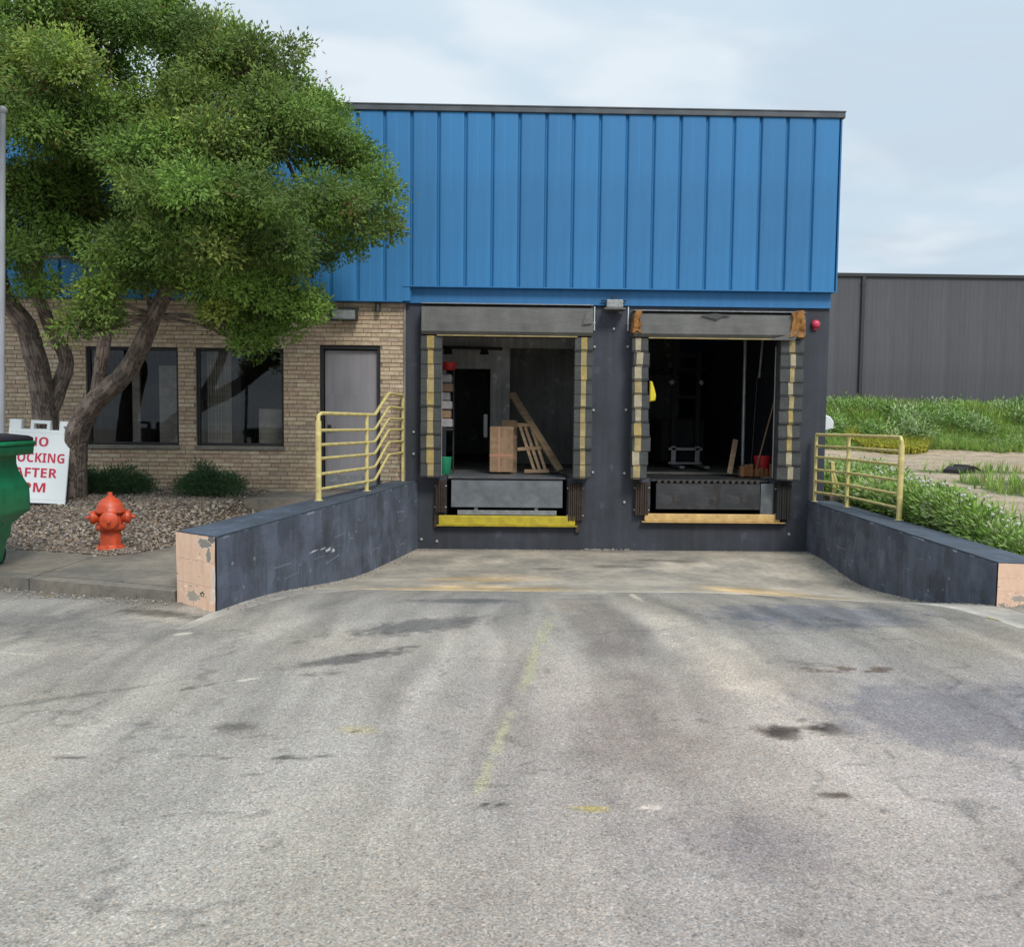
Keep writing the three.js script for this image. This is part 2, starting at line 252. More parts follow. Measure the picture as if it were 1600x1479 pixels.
function lotColor(x, z) {
  const f = fbm(x * .55 + 3, z * .55, 5, 0, 210), f2 = fbm(x * 2.6, z * 1.3, 5, 0, 220), st = fbm(x * 6 + fbm(x, z, 2, 0, 233) * 2, z * .45, 4, 0, 230), fine = fbm(x * 9, z * 7, 3, 0, 240), an = Math.atan2(x - .6, z - 1.2), rad = fbm(an * 26, z * .3, 4, 0, 245);
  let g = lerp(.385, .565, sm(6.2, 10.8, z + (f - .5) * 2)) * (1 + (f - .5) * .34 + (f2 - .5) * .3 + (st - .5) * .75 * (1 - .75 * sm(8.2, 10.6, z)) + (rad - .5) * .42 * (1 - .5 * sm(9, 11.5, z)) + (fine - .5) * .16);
  const warm = fbm(x * .8 + 9, z * .8, 3, 0, 250) - .5;
  const side = sm(-1.2, .4, x + (f - .5) * 1.5) * sm(7, 9.5, z); let c = [g * (1.13 + warm * .1 + .03 * side), g * (1.0 + warm * .02 - .015 * side), g * (.865 - warm * .12 + .02 * side)];
  for (const [sx, sz, rx, rz, t, k, tint] of STAINS) {
    const dx = x - sx, dz = z - sz; if (Math.abs(dx) > rx + rz + .3 || Math.abs(dz) > rx + rz + .3) continue;
    const u = (dx * Math.cos(t) + dz * Math.sin(t)) / rx, v = (-dx * Math.sin(t) + dz * Math.cos(t)) / rz, r = Math.hypot(u, v) + (fbm(x * 5 / Math.max(rz, .25), z * 5 / Math.max(rz, .25), 3, 0, 260) - .5) * .9;
    const brk = fbm(x * 13, z * 17, 3, 0, 270), w = k * 1.6 * (1 - sm(.35, 1.15, r)) * (rz < .1 && tint[0] < 1 ? 1.5 * sm(.36, .6, brk) : .55 + .9 * brk); for (let j = 0; j < 3; j++) c[j] *= lerp(1, tint[j] ** 1.7, Math.min(1, w));
  }
  { // worn yellow guide stripe
    const t = (z - 6.7) / (10.05 - 6.7), cx = lerp(.46, -.06, t), w = lerp(.045, .02, sm(0, .8, t)), on = (1 - sm(w * .6, w * 1.5, Math.abs(x - cx + (fbm(z * 3, 1, 2, 0, 281) - .5) * .05))) * sm(-.1, .1, t) * (1 - sm(.97, 1.0, t)) * sm(.34, .6, fbm(x * 22, z * 3.2, 4, 0, 280));
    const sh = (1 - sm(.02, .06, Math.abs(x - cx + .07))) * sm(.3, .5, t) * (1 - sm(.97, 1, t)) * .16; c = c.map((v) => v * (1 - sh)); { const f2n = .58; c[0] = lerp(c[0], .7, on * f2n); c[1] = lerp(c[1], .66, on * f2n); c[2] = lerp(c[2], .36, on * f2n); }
  }
  // asphalt darker in a band along the kerb
  const kerb = 1 - sm(0, .3, z - (6.34 + (x + 2.7) * .345)); if (x < -2.6) { const k = kerb * .5 * (.5 + f2); c = c.map((v) => v * (1 - k * .7)); }
  const cr = Math.abs(fbm(x * .9 + 40, z * .9, 4, 0, 290) - .5); if (cr < .004) c = c.map((v) => v * .72);
  return c;
}
{
  const xs = [...range(-90, -9, 14), ...range(-8, -4.8, 24), ...range(-4.75, 5.6, 340), ...range(5.9, 9, 12), ...range(11, 90, 12)];
  const zs = [...range(-.012, 5.6, 110), ...range(5.63, 12.3, 260), ...range(12.6, 15, 8), ...range(17, 120, 14)];
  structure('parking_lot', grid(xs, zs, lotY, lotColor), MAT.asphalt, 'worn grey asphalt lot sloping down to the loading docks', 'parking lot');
}
{ // concrete pad at the foot of the docks and the strips along both walls
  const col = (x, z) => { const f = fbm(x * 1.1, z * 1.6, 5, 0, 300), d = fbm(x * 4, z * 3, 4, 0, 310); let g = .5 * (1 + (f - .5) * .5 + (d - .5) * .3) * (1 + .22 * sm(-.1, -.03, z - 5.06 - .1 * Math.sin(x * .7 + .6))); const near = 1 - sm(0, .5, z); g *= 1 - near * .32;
    let rust = 0; for (const [a, b, r, s] of [[-.3, 4.55, 1.0, .75], [2.9, 4.5, 1.1, .75], [-.2, 3.4, .9, .5]]) rust = Math.max(rust, (1 - sm(.3, 1.2, Math.hypot((x - a) / r, (z - b) / s) + (f - .5) * 1.6)) * (.35 + .75 * d));
    let dark = 0; for (const [a, b, r, s] of [[1.7, 1.9, .5, .16], [.75, 2.2, .35, .12], [2.6, 1.2, .6, .2], [-.3, 4.5, .12, .06]]) dark = Math.max(dark, (1 - sm(.3, 1.2, Math.hypot((x - a) / r, (z - b) / s) + (d - .5) * .8)));
    g *= 1 - dark * .45; return [g * (1.1 + rust * .5), g * (.965 + rust * .12), g * (.81 - rust * .3)]; };
  const edge = (x) => 5.06 + .1 * Math.sin(x * .7 + .6) + .04 * (fbm(x * 3, 0, 3, 0, 320) - .5), up = (x, z) => lotY(x, z) + .006;
  const zs = [...range(.004, .994, 59), 1], n = 90, geos = [];
  { // main pad: rows follow its wavy front edge
    const p = [], uv = [], c = [], ix = [];
    zs.forEach((t, j) => { for (let i = 0; i <= n; i++) { const zz = t * 5.06, x = lerp(wingL(zz) - .005, wingR(zz) + .005, i / n), z = t * edge(x); p.push(x, up(x, z) - (j === 60 ? .012 : 0), z); uv.push(x, z); c.push(...col(x, z)); if (i < n && j < 60) { const k = j * (n + 1) + i; ix.push(k, k + n + 1, k + 1, k + 1, k + n + 1, k + n + 2); } } });
    const g = new THREE.BufferGeometry(); g.setAttribute('position', new THREE.Float32BufferAttribute(p, 3)); g.setAttribute('uv', new THREE.Float32BufferAttribute(uv, 2)); g.setAttribute('color', new THREE.Float32BufferAttribute(c, 3)); g.setIndex(ix); g.computeVertexNormals(); geos.push(g);
  }
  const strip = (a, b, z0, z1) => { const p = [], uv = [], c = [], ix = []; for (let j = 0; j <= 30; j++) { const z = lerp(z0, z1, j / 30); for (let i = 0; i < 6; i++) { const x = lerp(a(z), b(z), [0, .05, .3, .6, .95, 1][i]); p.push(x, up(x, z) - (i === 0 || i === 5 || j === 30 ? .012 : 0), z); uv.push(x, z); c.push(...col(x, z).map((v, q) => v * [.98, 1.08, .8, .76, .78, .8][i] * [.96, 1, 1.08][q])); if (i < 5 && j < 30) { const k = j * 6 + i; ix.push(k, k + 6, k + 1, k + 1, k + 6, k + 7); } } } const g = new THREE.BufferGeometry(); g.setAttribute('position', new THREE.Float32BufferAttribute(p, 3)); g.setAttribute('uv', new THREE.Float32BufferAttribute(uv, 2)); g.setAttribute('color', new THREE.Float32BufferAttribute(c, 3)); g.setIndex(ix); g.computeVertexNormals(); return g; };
  const pad = structure('concrete_apron', geos[0], MAT.apron, 'stained tan concrete pad at the foot of the docks', 'concrete pad');
  for (const [a, b, z0, z1] of [[(z) => wingL(z) - .005, (z) => z < 5.5 ? lerp(-1.36, -1.8, (z - 5.12) / .4) : lerp(-1.8, -2.3, (z - 5.5) / 1.8), 5.12, 7.3], [(z) => z < 5.7 ? lerp(3.75, 3.95, (z - 5.1) / .6) : lerp(3.95, 4.1, (z - 5.7) / 1.5), (z) => Math.max(wingR(z) + .005, 4.15), 5.12, 7.1]]) { const m = new THREE.Mesh(strip(a, b, z0, z1), MAT.apron); m.name = numbered('concrete_strip'); m.userData.kind = 'structure'; pad.add(m); }
}
function blot(pts, x0, z0, h = .005) {                    // a flat irregular patch lying on the lot
  const v = pts.map((p) => new THREE.Vector3(p[0] + x0, 0, p[1] + z0)), q = new THREE.CatmullRomCurve3(v, true).getPoints(60), g = new THREE.ShapeGeometry(new THREE.Shape(q.map((k) => new THREE.Vector2(k.x, -k.z)))); g.rotateX(-Math.PI / 2);
  const p = g.attributes.position; for (let i = 0; i < p.count; i++) p.setY(i, lotY(p.getX(i), p.getZ(i)) + h); g.computeVertexNormals(); return g;
}
const R0 = mulberry(77);
function rough(rx, rz, n, j) { return Array.from({ length: n }, (_, i) => { const a = i / n * Math.PI * 2, r = 1 + (R0() - .5) * j; return [Math.cos(a) * rx * r, Math.sin(a) * rz * r]; }); }
{
  const lot = scene.getObjectByName('parking_lot'), put = (n, g, m) => { const o = part(n, g, m, lot); o.userData.kind = 'structure'; return o; };
  put('kerb_marking', blot([[-.1, -.3], [-.03, -.24], [.12, 0], [.5, .5], [.42, .52], [.02, .06]], 4.15, 7.0), MAT.kerbPaint);
}

// ---------------------------------------------------------------- sidewalk, kerb, planting bed
const kerbZ = (x) => 6.34 + (x + 2.72) * .345;
{
  const walk = thing('sidewalk', 'tan concrete sidewalk between the asphalt lot and the gravel bed', 'sidewalk'); walk.userData.kind = 'structure';
  const xs = [-2.73, -4.25, -5.8, -7.35, -8.9, -10.45, -12]; // slabs with open joints, then a kerb stone before each
  for (let i = 0; i < 6; i++) {
    const a = xs[i] - (i ? .006 : 0), b = xs[i + 1] + .006, L = Math.hypot(1, .345), k = .17;
    part('slab', prism([[a, kerbZ(a) - k], [a, Math.min(3.4, kerbZ(a) - 1)], [b, Math.min(2, kerbZ(b) - 2.4)], [b, kerbZ(b) - k]], -.12, .1 + i * .001), MAT.sidewalk, walk);
    part('kerb', prism([[a, kerbZ(a)], [a, kerbZ(a) - k + .006], [b, kerbZ(b) - k + .006], [b, kerbZ(b)]], -.12, .094 + i * .001), MAT.concrete, walk);
  }
}
const bedEdge = (x) => x < -4 ? 4.52 + (x + 4.1) * .32 * (x < -4.1 ? 1 : 0) + .12 * (fbm(x * 1.6, 3, 3, 0, 330) - .5) : lerp(4.52, 2.2, sm(-4.05, -3.1, x));
const bedY = (x, z) => { const d = bedEdge(x) - z; return d < 0 ? .1 + d * .25 : .1 + .3 * sm(0, 2.9, d) + .06 * sm(2.5, 4.2, d) + .035 * (fbm(x * 2, z * 2, 3, 0, 340) - .5) * sm(0, .4, d); };
structure('planting_bed', grid(range(-12, -1.75, 90), range(-.02, 4.75, 50), (x, z) => bedY(x, z) - (x > -2.05 - z * .13 ? .3 : 0)), MAT.soil);
const ICO = new THREE.IcosahedronGeometry(1, 1);
function instanced(name, geo, mat, list, parent = scene) {   // list: [matrix, color]
  const m = new THREE.InstancedMesh(geo, mat, list.length); list.forEach(([a, c], i) => { m.setMatrixAt(i, a); m.setColorAt(i, c); });
  m.name = parent === scene ? numbered(name) : name; m.userData.kind = 'stuff'; m.castShadow = m.receiveShadow = true; parent.add(m); return m;
}
const M4 = (x, y, z, q, sx, sy = sx, sz = sx) => new THREE.Matrix4().compose(new THREE.Vector3(x, y, z), q, new THREE.Vector3(sx, sy, sz));
const E = (x, y, z) => new THREE.Quaternion().setFromEuler(new THREE.Euler(x, y, z));
{ // loose landscape stones
  const R = mulberry(5), list = [], pal = [[.36, .29, .21], [.27, .21, .16], [.42, .36, .29], [.2, .17, .15], [.33, .23, .16], [.5, .44, .36], [.25, .24, .24], [.15, .12, .1]];
  const g = ICO.clone(), p = g.attributes.position; for (let i = 0; i < p.count; i++) { const k = 1 + .28 * (hash(Math.round(p.getX(i) * 50), Math.round(p.getY(i) * 50) + 7 * Math.round(p.getZ(i) * 50), 9) - .5); p.setXYZ(i, p.getX(i) * k, p.getY(i) * k * .62, p.getZ(i) * k * .8); } g.computeVertexNormals();
  for (let i = 0; i < 36000; i++) {
    const x = lerp(-8.6, -1.95, R()), z = lerp(.05, 4.75, R()), d = bedEdge(x) - z; if (d < (R() < .04 ? -.18 : .0) || x > -2.05 - z * .13) continue;
    const s = .011 + .016 * R() * R() + (R() < .05 ? .01 : 0), c = pal[Math.floor(R() * pal.length)], k = .7 + .6 * R();
    list.push([M4(x, bedY(x, z) + s * .25 + .012 * R(), z, E((R() - .5) * .9, R() * 6.3, (R() - .5) * .9), s), C(c[0] * k * .74, c[1] * k * .72, c[2] * k * .7)]);
  }
  tag(instanced('landscape_gravel', g, MAT.stone, list), 'brown and tan landscape stones covering the bed before the brick wall', 'gravel');
}

{ // grit and crumbs washed up against the kerb, the walls and the pad edge
  const R = mulberry(37), l = [];
  for (let i = 0; i < 3400; i++) {
    let x, z; const t = R(), k = R() * R();
    if (t < .35) { x = lerp(-6.5, -2.75, R()); z = kerbZ(x) + .01 + k * .35; } else if (t < .6) { z = lerp(.1, 6.6, R()); x = wingL(z) + .02 + k * .28; } else if (t < .85) { z = lerp(.1, 6.1, R()); x = wingR(z) - .02 - k * .28; } else { x = lerp(-1.2, 5, R()); z = .03 + k * .3; }
    const s = .003 + .008 * R() * R(), c = .6 + .7 * R(); l.push([M4(x, lotY(x, z) + .006 + s * .3, z, E(R(), R() * 6, R()), s, s * .6, s), R() < .2 ? C(.2 * c, .14 * c, .07 * c) : C(.3 * c, .27 * c, .23 * c)]);
  }
  tag(instanced('grit', ICO, MAT.stone, l), 'fine grit and crumbs gathered along the kerb and wall feet', 'grit');
}
// ---------------------------------------------------------------- the warehouse
const wh = thing('warehouse_building', 'low warehouse with blue metal upper cladding, tan brick office front and dark dock wall', 'building');
const sub = (name, parent) => { const o = new THREE.Group(); o.name = name; parent.add(o); return o; };
const XL = -14, XR = 5.33, BX = -1.465, BY0 = .405, CH = .0675, by = (k) => BY0 + CH * k;
const WIN = [[-6.53, -5.08], [-4.8, -3.41], [-9.9, -8.45], [-13.2, -11.75]], WY = [by(11), by(34)], DOOR = [-2.83, -1.87], DY = [.45, by(35)];
{ // mortar-faced backing wall with the openings cut out, then the bricks themselves 9 mm proud
  const wall = sub('brick_wall', wh), holes = WIN.map(([a, b]) => [[a, WY[0] - .068], [b, WY[0] - .068], [b, WY[1]], [a, WY[1]]]);
  holes.push([[DOOR[0], DY[0]], [DOOR[1], DY[0]], [DOOR[1], DY[1]], [DOOR[0], DY[1]]]);
  part('mortar', extr([[XL, -.3], [BX - .004, -.3], [BX - .004, 3.452], [XL, 3.452]], .22, holes).translate(0, 0, -.009), MAT.mortar, wall);
  const R = mulberry(12), tones = [[.49, .395, .28], [.53, .435, .31], [.46, .36, .255], [.5, .395, .29], [.43, .325, .235], [.55, .46, .35], [.48, .365, .265], [.51, .415, .29], [.41, .32, .245]].map((c) => S({ map: rep(tGrain, .45), bumpMap: rep(tGrainH, .4), bumpScale: .003, color: C(c[0] * 1.78, c[1] * 1.71, c[2] * 1.64), roughness: .95 }));
  const BL = .285, J = .011, unit = [0, 1, 2].map((k) => { const g = new RoundedBoxGeometry(BL, CH - J, .03, 1, .004); const q = metres(g); const u = q.attributes.uv; for (let i = 0; i < u.count; i++) u.setXY(i, u.getX(i) + k * .37, u.getY(i) + k * .21); return q; });
  const list = [];
  for (let k = 0; k < 45; k++) {
    const y0 = by(k), y1 = by(k + 1), mid = (y0 + y1) / 2; if (y1 > 3.46) break;
    let free = [[XL, BX]];
    const cut = (a, b) => { free = free.flatMap(([p, q]) => b <= p || a >= q ? [[p, q]] : [[p, a], [b, q]].filter(([m, n]) => n - m > .02)); };
    for (const [a, b] of WIN) if (mid > WY[0] - .068 && mid < WY[1]) cut(a - .004, b + .004);
    if (mid < DY[1]) cut(DOOR[0] - .004, DOOR[1] + .004);
    const off = (k % 2) * (BL + J) / 2 + (k % 4 > 1 ? .03 : 0);
    for (const [p, q] of free) for (let n = Math.floor((p - XL - off) / (BL + J)); XL + off + n * (BL + J) < q; n++) {
      const a = Math.max(p, XL + off + n * (BL + J)), b = Math.min(q, XL + off + n * (BL + J) + BL); if (b - a < .025) continue;
      list.push({ x: (a + b) / 2, y: mid, s: (b - a) / BL, m: Math.floor(R() * tones.length), u: Math.floor(R() * 3), dz: (R() - .5) * .004, rz: (R() - .5) * .006, seen: (a > -3.42 ? 0 : mid < 1.08 && a > -6.6 ? 1 : a > -5.1 && mid < 2.7 ? 1.5 : 3) + Math.abs(a + 2.4) * .02 });
    }
  }
  list.sort((a, b) => a.seen - b.seen);
  const rest = tones.map(() => []), mtx = (b) => new THREE.Matrix4().compose(new THREE.Vector3(b.x, b.y, -.015 + b.dz), E(0, 0, b.rz), new THREE.Vector3(b.s, 1, 1));
  list.forEach((b, i) => { if (i < 290) { const m = new THREE.Mesh(unit[b.u], tones[b.m]); m.name = i ? 'brick_' + String(i).padStart(3, '0') : 'brick'; mtx(b).decompose(m.position, m.quaternion, m.scale); m.castShadow = m.receiveShadow = true; wall.add(m); } else rest[b.m].push(unit[b.u].clone().applyMatrix4(mtx(b))); });
  const groups = rest.filter((g) => g.length).map((g) => mergeGeometries(g)), all = mergeGeometries(groups, true);
  const m = new THREE.Mesh(all, tones.filter((_, i) => rest[i].length)); m.name = 'brickwork'; m.userData.kind = 'stuff'; m.castShadow = m.receiveShadow = true; wall.add(m);
}
for (const [a, b] of WIN) { // dark bronze frame, one pane, concrete sill
  const [y0, y1] = WY, w = sub('window', wh), f = .045;
  part('frame', [bx(a + .004, a + f, y0, y1, -.13, -.05), bx(b - f, b - .004, y0, y1, -.13, -.05), bx(a + f, b - f, y1 - f, y1 - .003, -.13, -.05), bx(a + f, b - f, y0 + .002, y0 + f, -.13, -.05)], MAT.bronze, w);
  part('pane', new THREE.PlaneGeometry(b - a - 2 * f, y1 - y0 - 2 * f).translate((a + b) / 2, (y0 + y1) / 2, -.085), MAT.glass, w);
  part('sill', bx(a - .02, b + .02, y0 - .066, y0 - .002, -.12, .035, .01), MAT.sill, w);
}
{ // steel door set back in its frame
  const d = sub('door', wh), [a, b] = DOOR, [y0, y1] = DY;
  part('frame', [bx(a + .003, a + .05, y0, y1, -.17, -.03), bx(b - .05, b - .003, y0, y1, -.17, -.03), bx(a + .05, b - .05, y1 - .06, y1 - .003, -.17, -.03)], MAT.darkFrame, d);
  part('leaf', bx(a + .062, b - .052, y0 + .012, y1 - .075, -.15, -.1, .004), MAT.steelDoor, d);
  part('handle', [bx(a + .1, a + .16, 1.38, 1.5, -.1, -.085), bar([a + .13, 1.44, -.09], [a + .13, 1.44, -.04], .018), bar([a + .13, 1.44, -.045], [a + .25, 1.44, -.045], .018)], MAT.bronze, d);
  part('kick_plate', bx(a + .09, b - .08, y0 + .03, y0 + .24, -.101, -.096, .001), MAT.galv, d);
}
// stoop before the door
part('stoop', [prism([[-3.62, .02], [-3.62, 1.45], [-1.78, 1.45], [-1.6, .02]], -.1, .43), prism([[-3.95, .02], [-3.95, 1.75], [-3.63, 1.75], [-3.63, .02]], -.1, .3)], MAT.concrete, wh);
{ // dark painted dock wall with two doorways and the leveler pits below them
  const D = (a, b, c, d) => [[a, .69], [a, 3.02], [b, 3.02], [b, .69], [d, .69], [d, -.02], [c, -.02], [c, .69]];
  part('dock_wall', extr([[BX, -.75], [XR, -.75], [XR, 3.44], [BX, 3.44]], .26, [D(-1.05, 1.4, -.8, 1.15), D(2.26, 4.7, 2.5, 4.45)]), MAT.wallDark, wh);
  part('wall_edge', bx(BX - .032, BX + .002, .6, 3.44, -.02, .022, .004), MAT.sill, wh);
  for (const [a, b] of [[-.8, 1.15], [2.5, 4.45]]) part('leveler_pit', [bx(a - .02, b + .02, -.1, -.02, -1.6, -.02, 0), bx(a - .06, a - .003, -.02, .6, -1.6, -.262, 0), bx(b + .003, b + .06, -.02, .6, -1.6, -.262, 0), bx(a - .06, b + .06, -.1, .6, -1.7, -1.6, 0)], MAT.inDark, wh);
  for (const [x, y] of [[-1.33, 1.4], [-1.33, 1.05], [1.555, 2.79], [1.555, 1.78], [1.56, .78], [2.09, 2.8], [2.08, 1.79], [2.07, .77], [2.08, .3], [1.86, 3.08], [4.78, -.2], [-1.2, -.33], [-.95, -.36]]) part('bolt', new THREE.CylinderGeometry(.018, .024, .03, 6).rotateX(Math.PI / 2).translate(x, y, .014), MAT.bolt, wh);
  const R = mulberry(31), chips = []; for (let i = 0; i < 34; i++) { const g = ICO.clone().scale(.02 + .03 * R(), .014 + .012 * R(), .01 + .012 * R()); g.rotateY(R() * 3); chips.push(g.translate(1.3 + (R() + R()) * .5, -.485 + .01 * R(), .018 + .03 * R())); }
  part('mortar_crumbs', chips, MAT.sill, wh, { kind: 'stuff' });
}
{ // blue ribbed cladding: one sheet per panel, lapped at a recessed joint
  const clad = sub('metal_cladding', wh), w = .4206, z0 = .11;
  const sec = [[.012, -.012], [.032, .026], [.05, .03], [w * .5 - .02, .03], [w * .5, .0285], [w * .5 + .02, .03], [w - .042, .03], [w - .026, .026], [w - .006, -.012], [w - .002, -.012], [w - .002, -.02], [.0, -.02], [.0, -.012]];
  const made = {}; const R = mulberry(44);
  const tones = [0, 1, 2, 3].map((k) => { const m = MAT.blue.clone(); m.color.multiplyScalar(1 + (k - 1.5) * .035); return m; });
  for (let i = 0; i < 46; i++) {
    const x = 5.362 - w * (i + 1); if (x < XL) break;
    const low = x + w / 2 < BX - .05 ? 3.462 : 3.7, top = 6.375;
    made[low] ??= metres(extr(sec, top - low).rotateX(Math.PI / 2).translate(0, 0, 0));
    const m = new THREE.Mesh(made[low], tones[Math.floor(R() * 4)]); m.name = i ? 'panel_' + String(i).padStart(3, '0') : 'panel'; m.castShadow = m.receiveShadow = true;
    m.position.set(x, low, z0); clad.add(m);
  }
  part('backing', [bx(XL, 5.35, 3.75, 6.3, -.25, .085, 0), bx(XL, BX, 3.47, 3.75, -.25, .085, 0)], MAT.blueShade, clad);
  part('drip_edge', [bx(BX - .03, 5.365, 3.682, 3.698, .02, .15, .002), bx(XL, BX - .03, 3.444, 3.46, .02, .15, .002)], MAT.blueShade, clad);
  part('corner_trim', [bx(5.362, 5.385, 3.69, 6.37, -.25, .142, .003)], MAT.blueShade, clad);
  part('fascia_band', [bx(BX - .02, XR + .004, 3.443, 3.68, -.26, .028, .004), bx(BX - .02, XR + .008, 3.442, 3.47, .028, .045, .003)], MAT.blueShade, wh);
  part('roof_coping', [bx(XL - .1, 5.42, 6.378, 6.47, -.3, .17, .012), bx(XL - .1, 5.425, 6.462, 6.485, -.3, .18, .006)], MAT.coping, wh);
}
part('side_wall', bx(XR - .2, XR - .002, -.75, 3.44, -18, -.262, 0), MAT.wallDark, wh);
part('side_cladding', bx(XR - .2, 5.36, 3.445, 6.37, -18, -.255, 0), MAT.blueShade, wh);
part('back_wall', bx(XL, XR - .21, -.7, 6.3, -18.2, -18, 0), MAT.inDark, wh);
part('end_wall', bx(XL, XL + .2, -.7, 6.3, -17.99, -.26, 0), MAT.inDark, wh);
part('roof', bx(XL + .21, XR - .21, 6.2, 6.34, -17.99, -.26, 0), MAT.coping, wh);
// warehouse room
part('floor', [bx(-1.5, XR - .21, .58, .69, -10, -1.71, 0), bx(-1.5, -.87, .58, .69, -1.71, -.27, 0), bx(1.22, 2.43, .58, .69, -1.71, -.27, 0), bx(4.52, XR - .21, .58, .69, -1.71, -.27, 0)], MAT.inFloor, wh);
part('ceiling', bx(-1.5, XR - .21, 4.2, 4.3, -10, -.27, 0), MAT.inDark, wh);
part('room_wall', [bx(-1.62, -1.5, .5, 4.2, -10, -.27, 0), bx(-1.5, XR - .21, .5, 4.2, -10.1, -10, 0)], MAT.inMid, wh);
part('room_divider', [bx(.26, 1.75, .69, 4.2, -4.6, -4.5, 0), bx(1.75, 1.85, .69, 4.2, -9.9, -2.2, 0)], MAT.inMid, wh);
part('partition', [bx(-1.5, -1.0, .69, 3.2, -3.2, -3.08, 0), bx(-.13, .25, .69, 3.2, -3.2, -3.05, 0), bx(-1.0, -.13, 2.62, 3.2, -3.2, -3.08, 0), bx(-1.5, 1.6, 3.02, 3.22, -3.04, -2.9, .01)], MAT.inWall, wh);
part('door_track', [bx(-.935, -.9, .69, 3.3, -.34, -.29), bx(1.3, 1.36, .69, 3.3, -.34, -.29), bx(2.3, 2.36, .69, 3.3, -.34, -.29), bx(4.585, 4.62, .69, 2.86, -.34, -.29)], MAT.plasticWhite, wh);
part('ceiling_pipe', [tube([[-1.2, 3.0, -2.7], [.1, 2.98, -2.7]], .03, 4, 8), cyl(.07, .09, .12, -.95, 2.93, -2.7), cyl(.06, .09, .1, -.25, 2.92, -2.7)], MAT.bronze, wh);
// office behind the windows
part('office_floor', bx(XL + .2, -1.63, .3, .42, -5, -.24, 0), MAT.officeDark, wh);
part('office_ceiling', bx(XL + .2, -1.63, 3.0, 3.1, -5, -.24, 0), MAT.office, wh);
part('office_wall', [bx(XL + .2, -1.63, .42, 3, -5.1, -5, 0), bx(-7.3, -7.2, .42, 3, -5, -.24, 0), bx(-5.5, -4.55, .42, 2.55, -1.6, -1.5, 0)], MAT.office, wh);
part('curtain', [0, 1, 2].map((k) => { const p = []; for (let i = 0; i <= 12; i++) p.push([-4.72 + k * .13 + i * .011, -.3 + .02 * Math.sin(i * 1.6 + k)]); const o = p.concat(p.map(([x, z]) => [x, z - .006]).reverse()); return prism(o, 1.0, 2.7); }), MAT.curtain, wh);
part('window_panel', [bx(-6.0, -5.88, .42, 2.5, -.5, -.45, 0), bx(-5.6, -5.12, .42, 2.45, -.62, -.55, 0), bx(-3.95, -3.5, .42, 1.75, -.6, -.52, 0)], MAT.curtain, wh);
part('office_partition', [bx(-6.05, -5.83, .42, 2.35, -2.0, -1.9, 0), bx(-3.9, -3.45, .42, 2.1, -2.6, -2.5, 0), bx(-5.38, -5.2, .8, 1.9, -1.49, -1.47, 0)], MAT.curtain, wh);

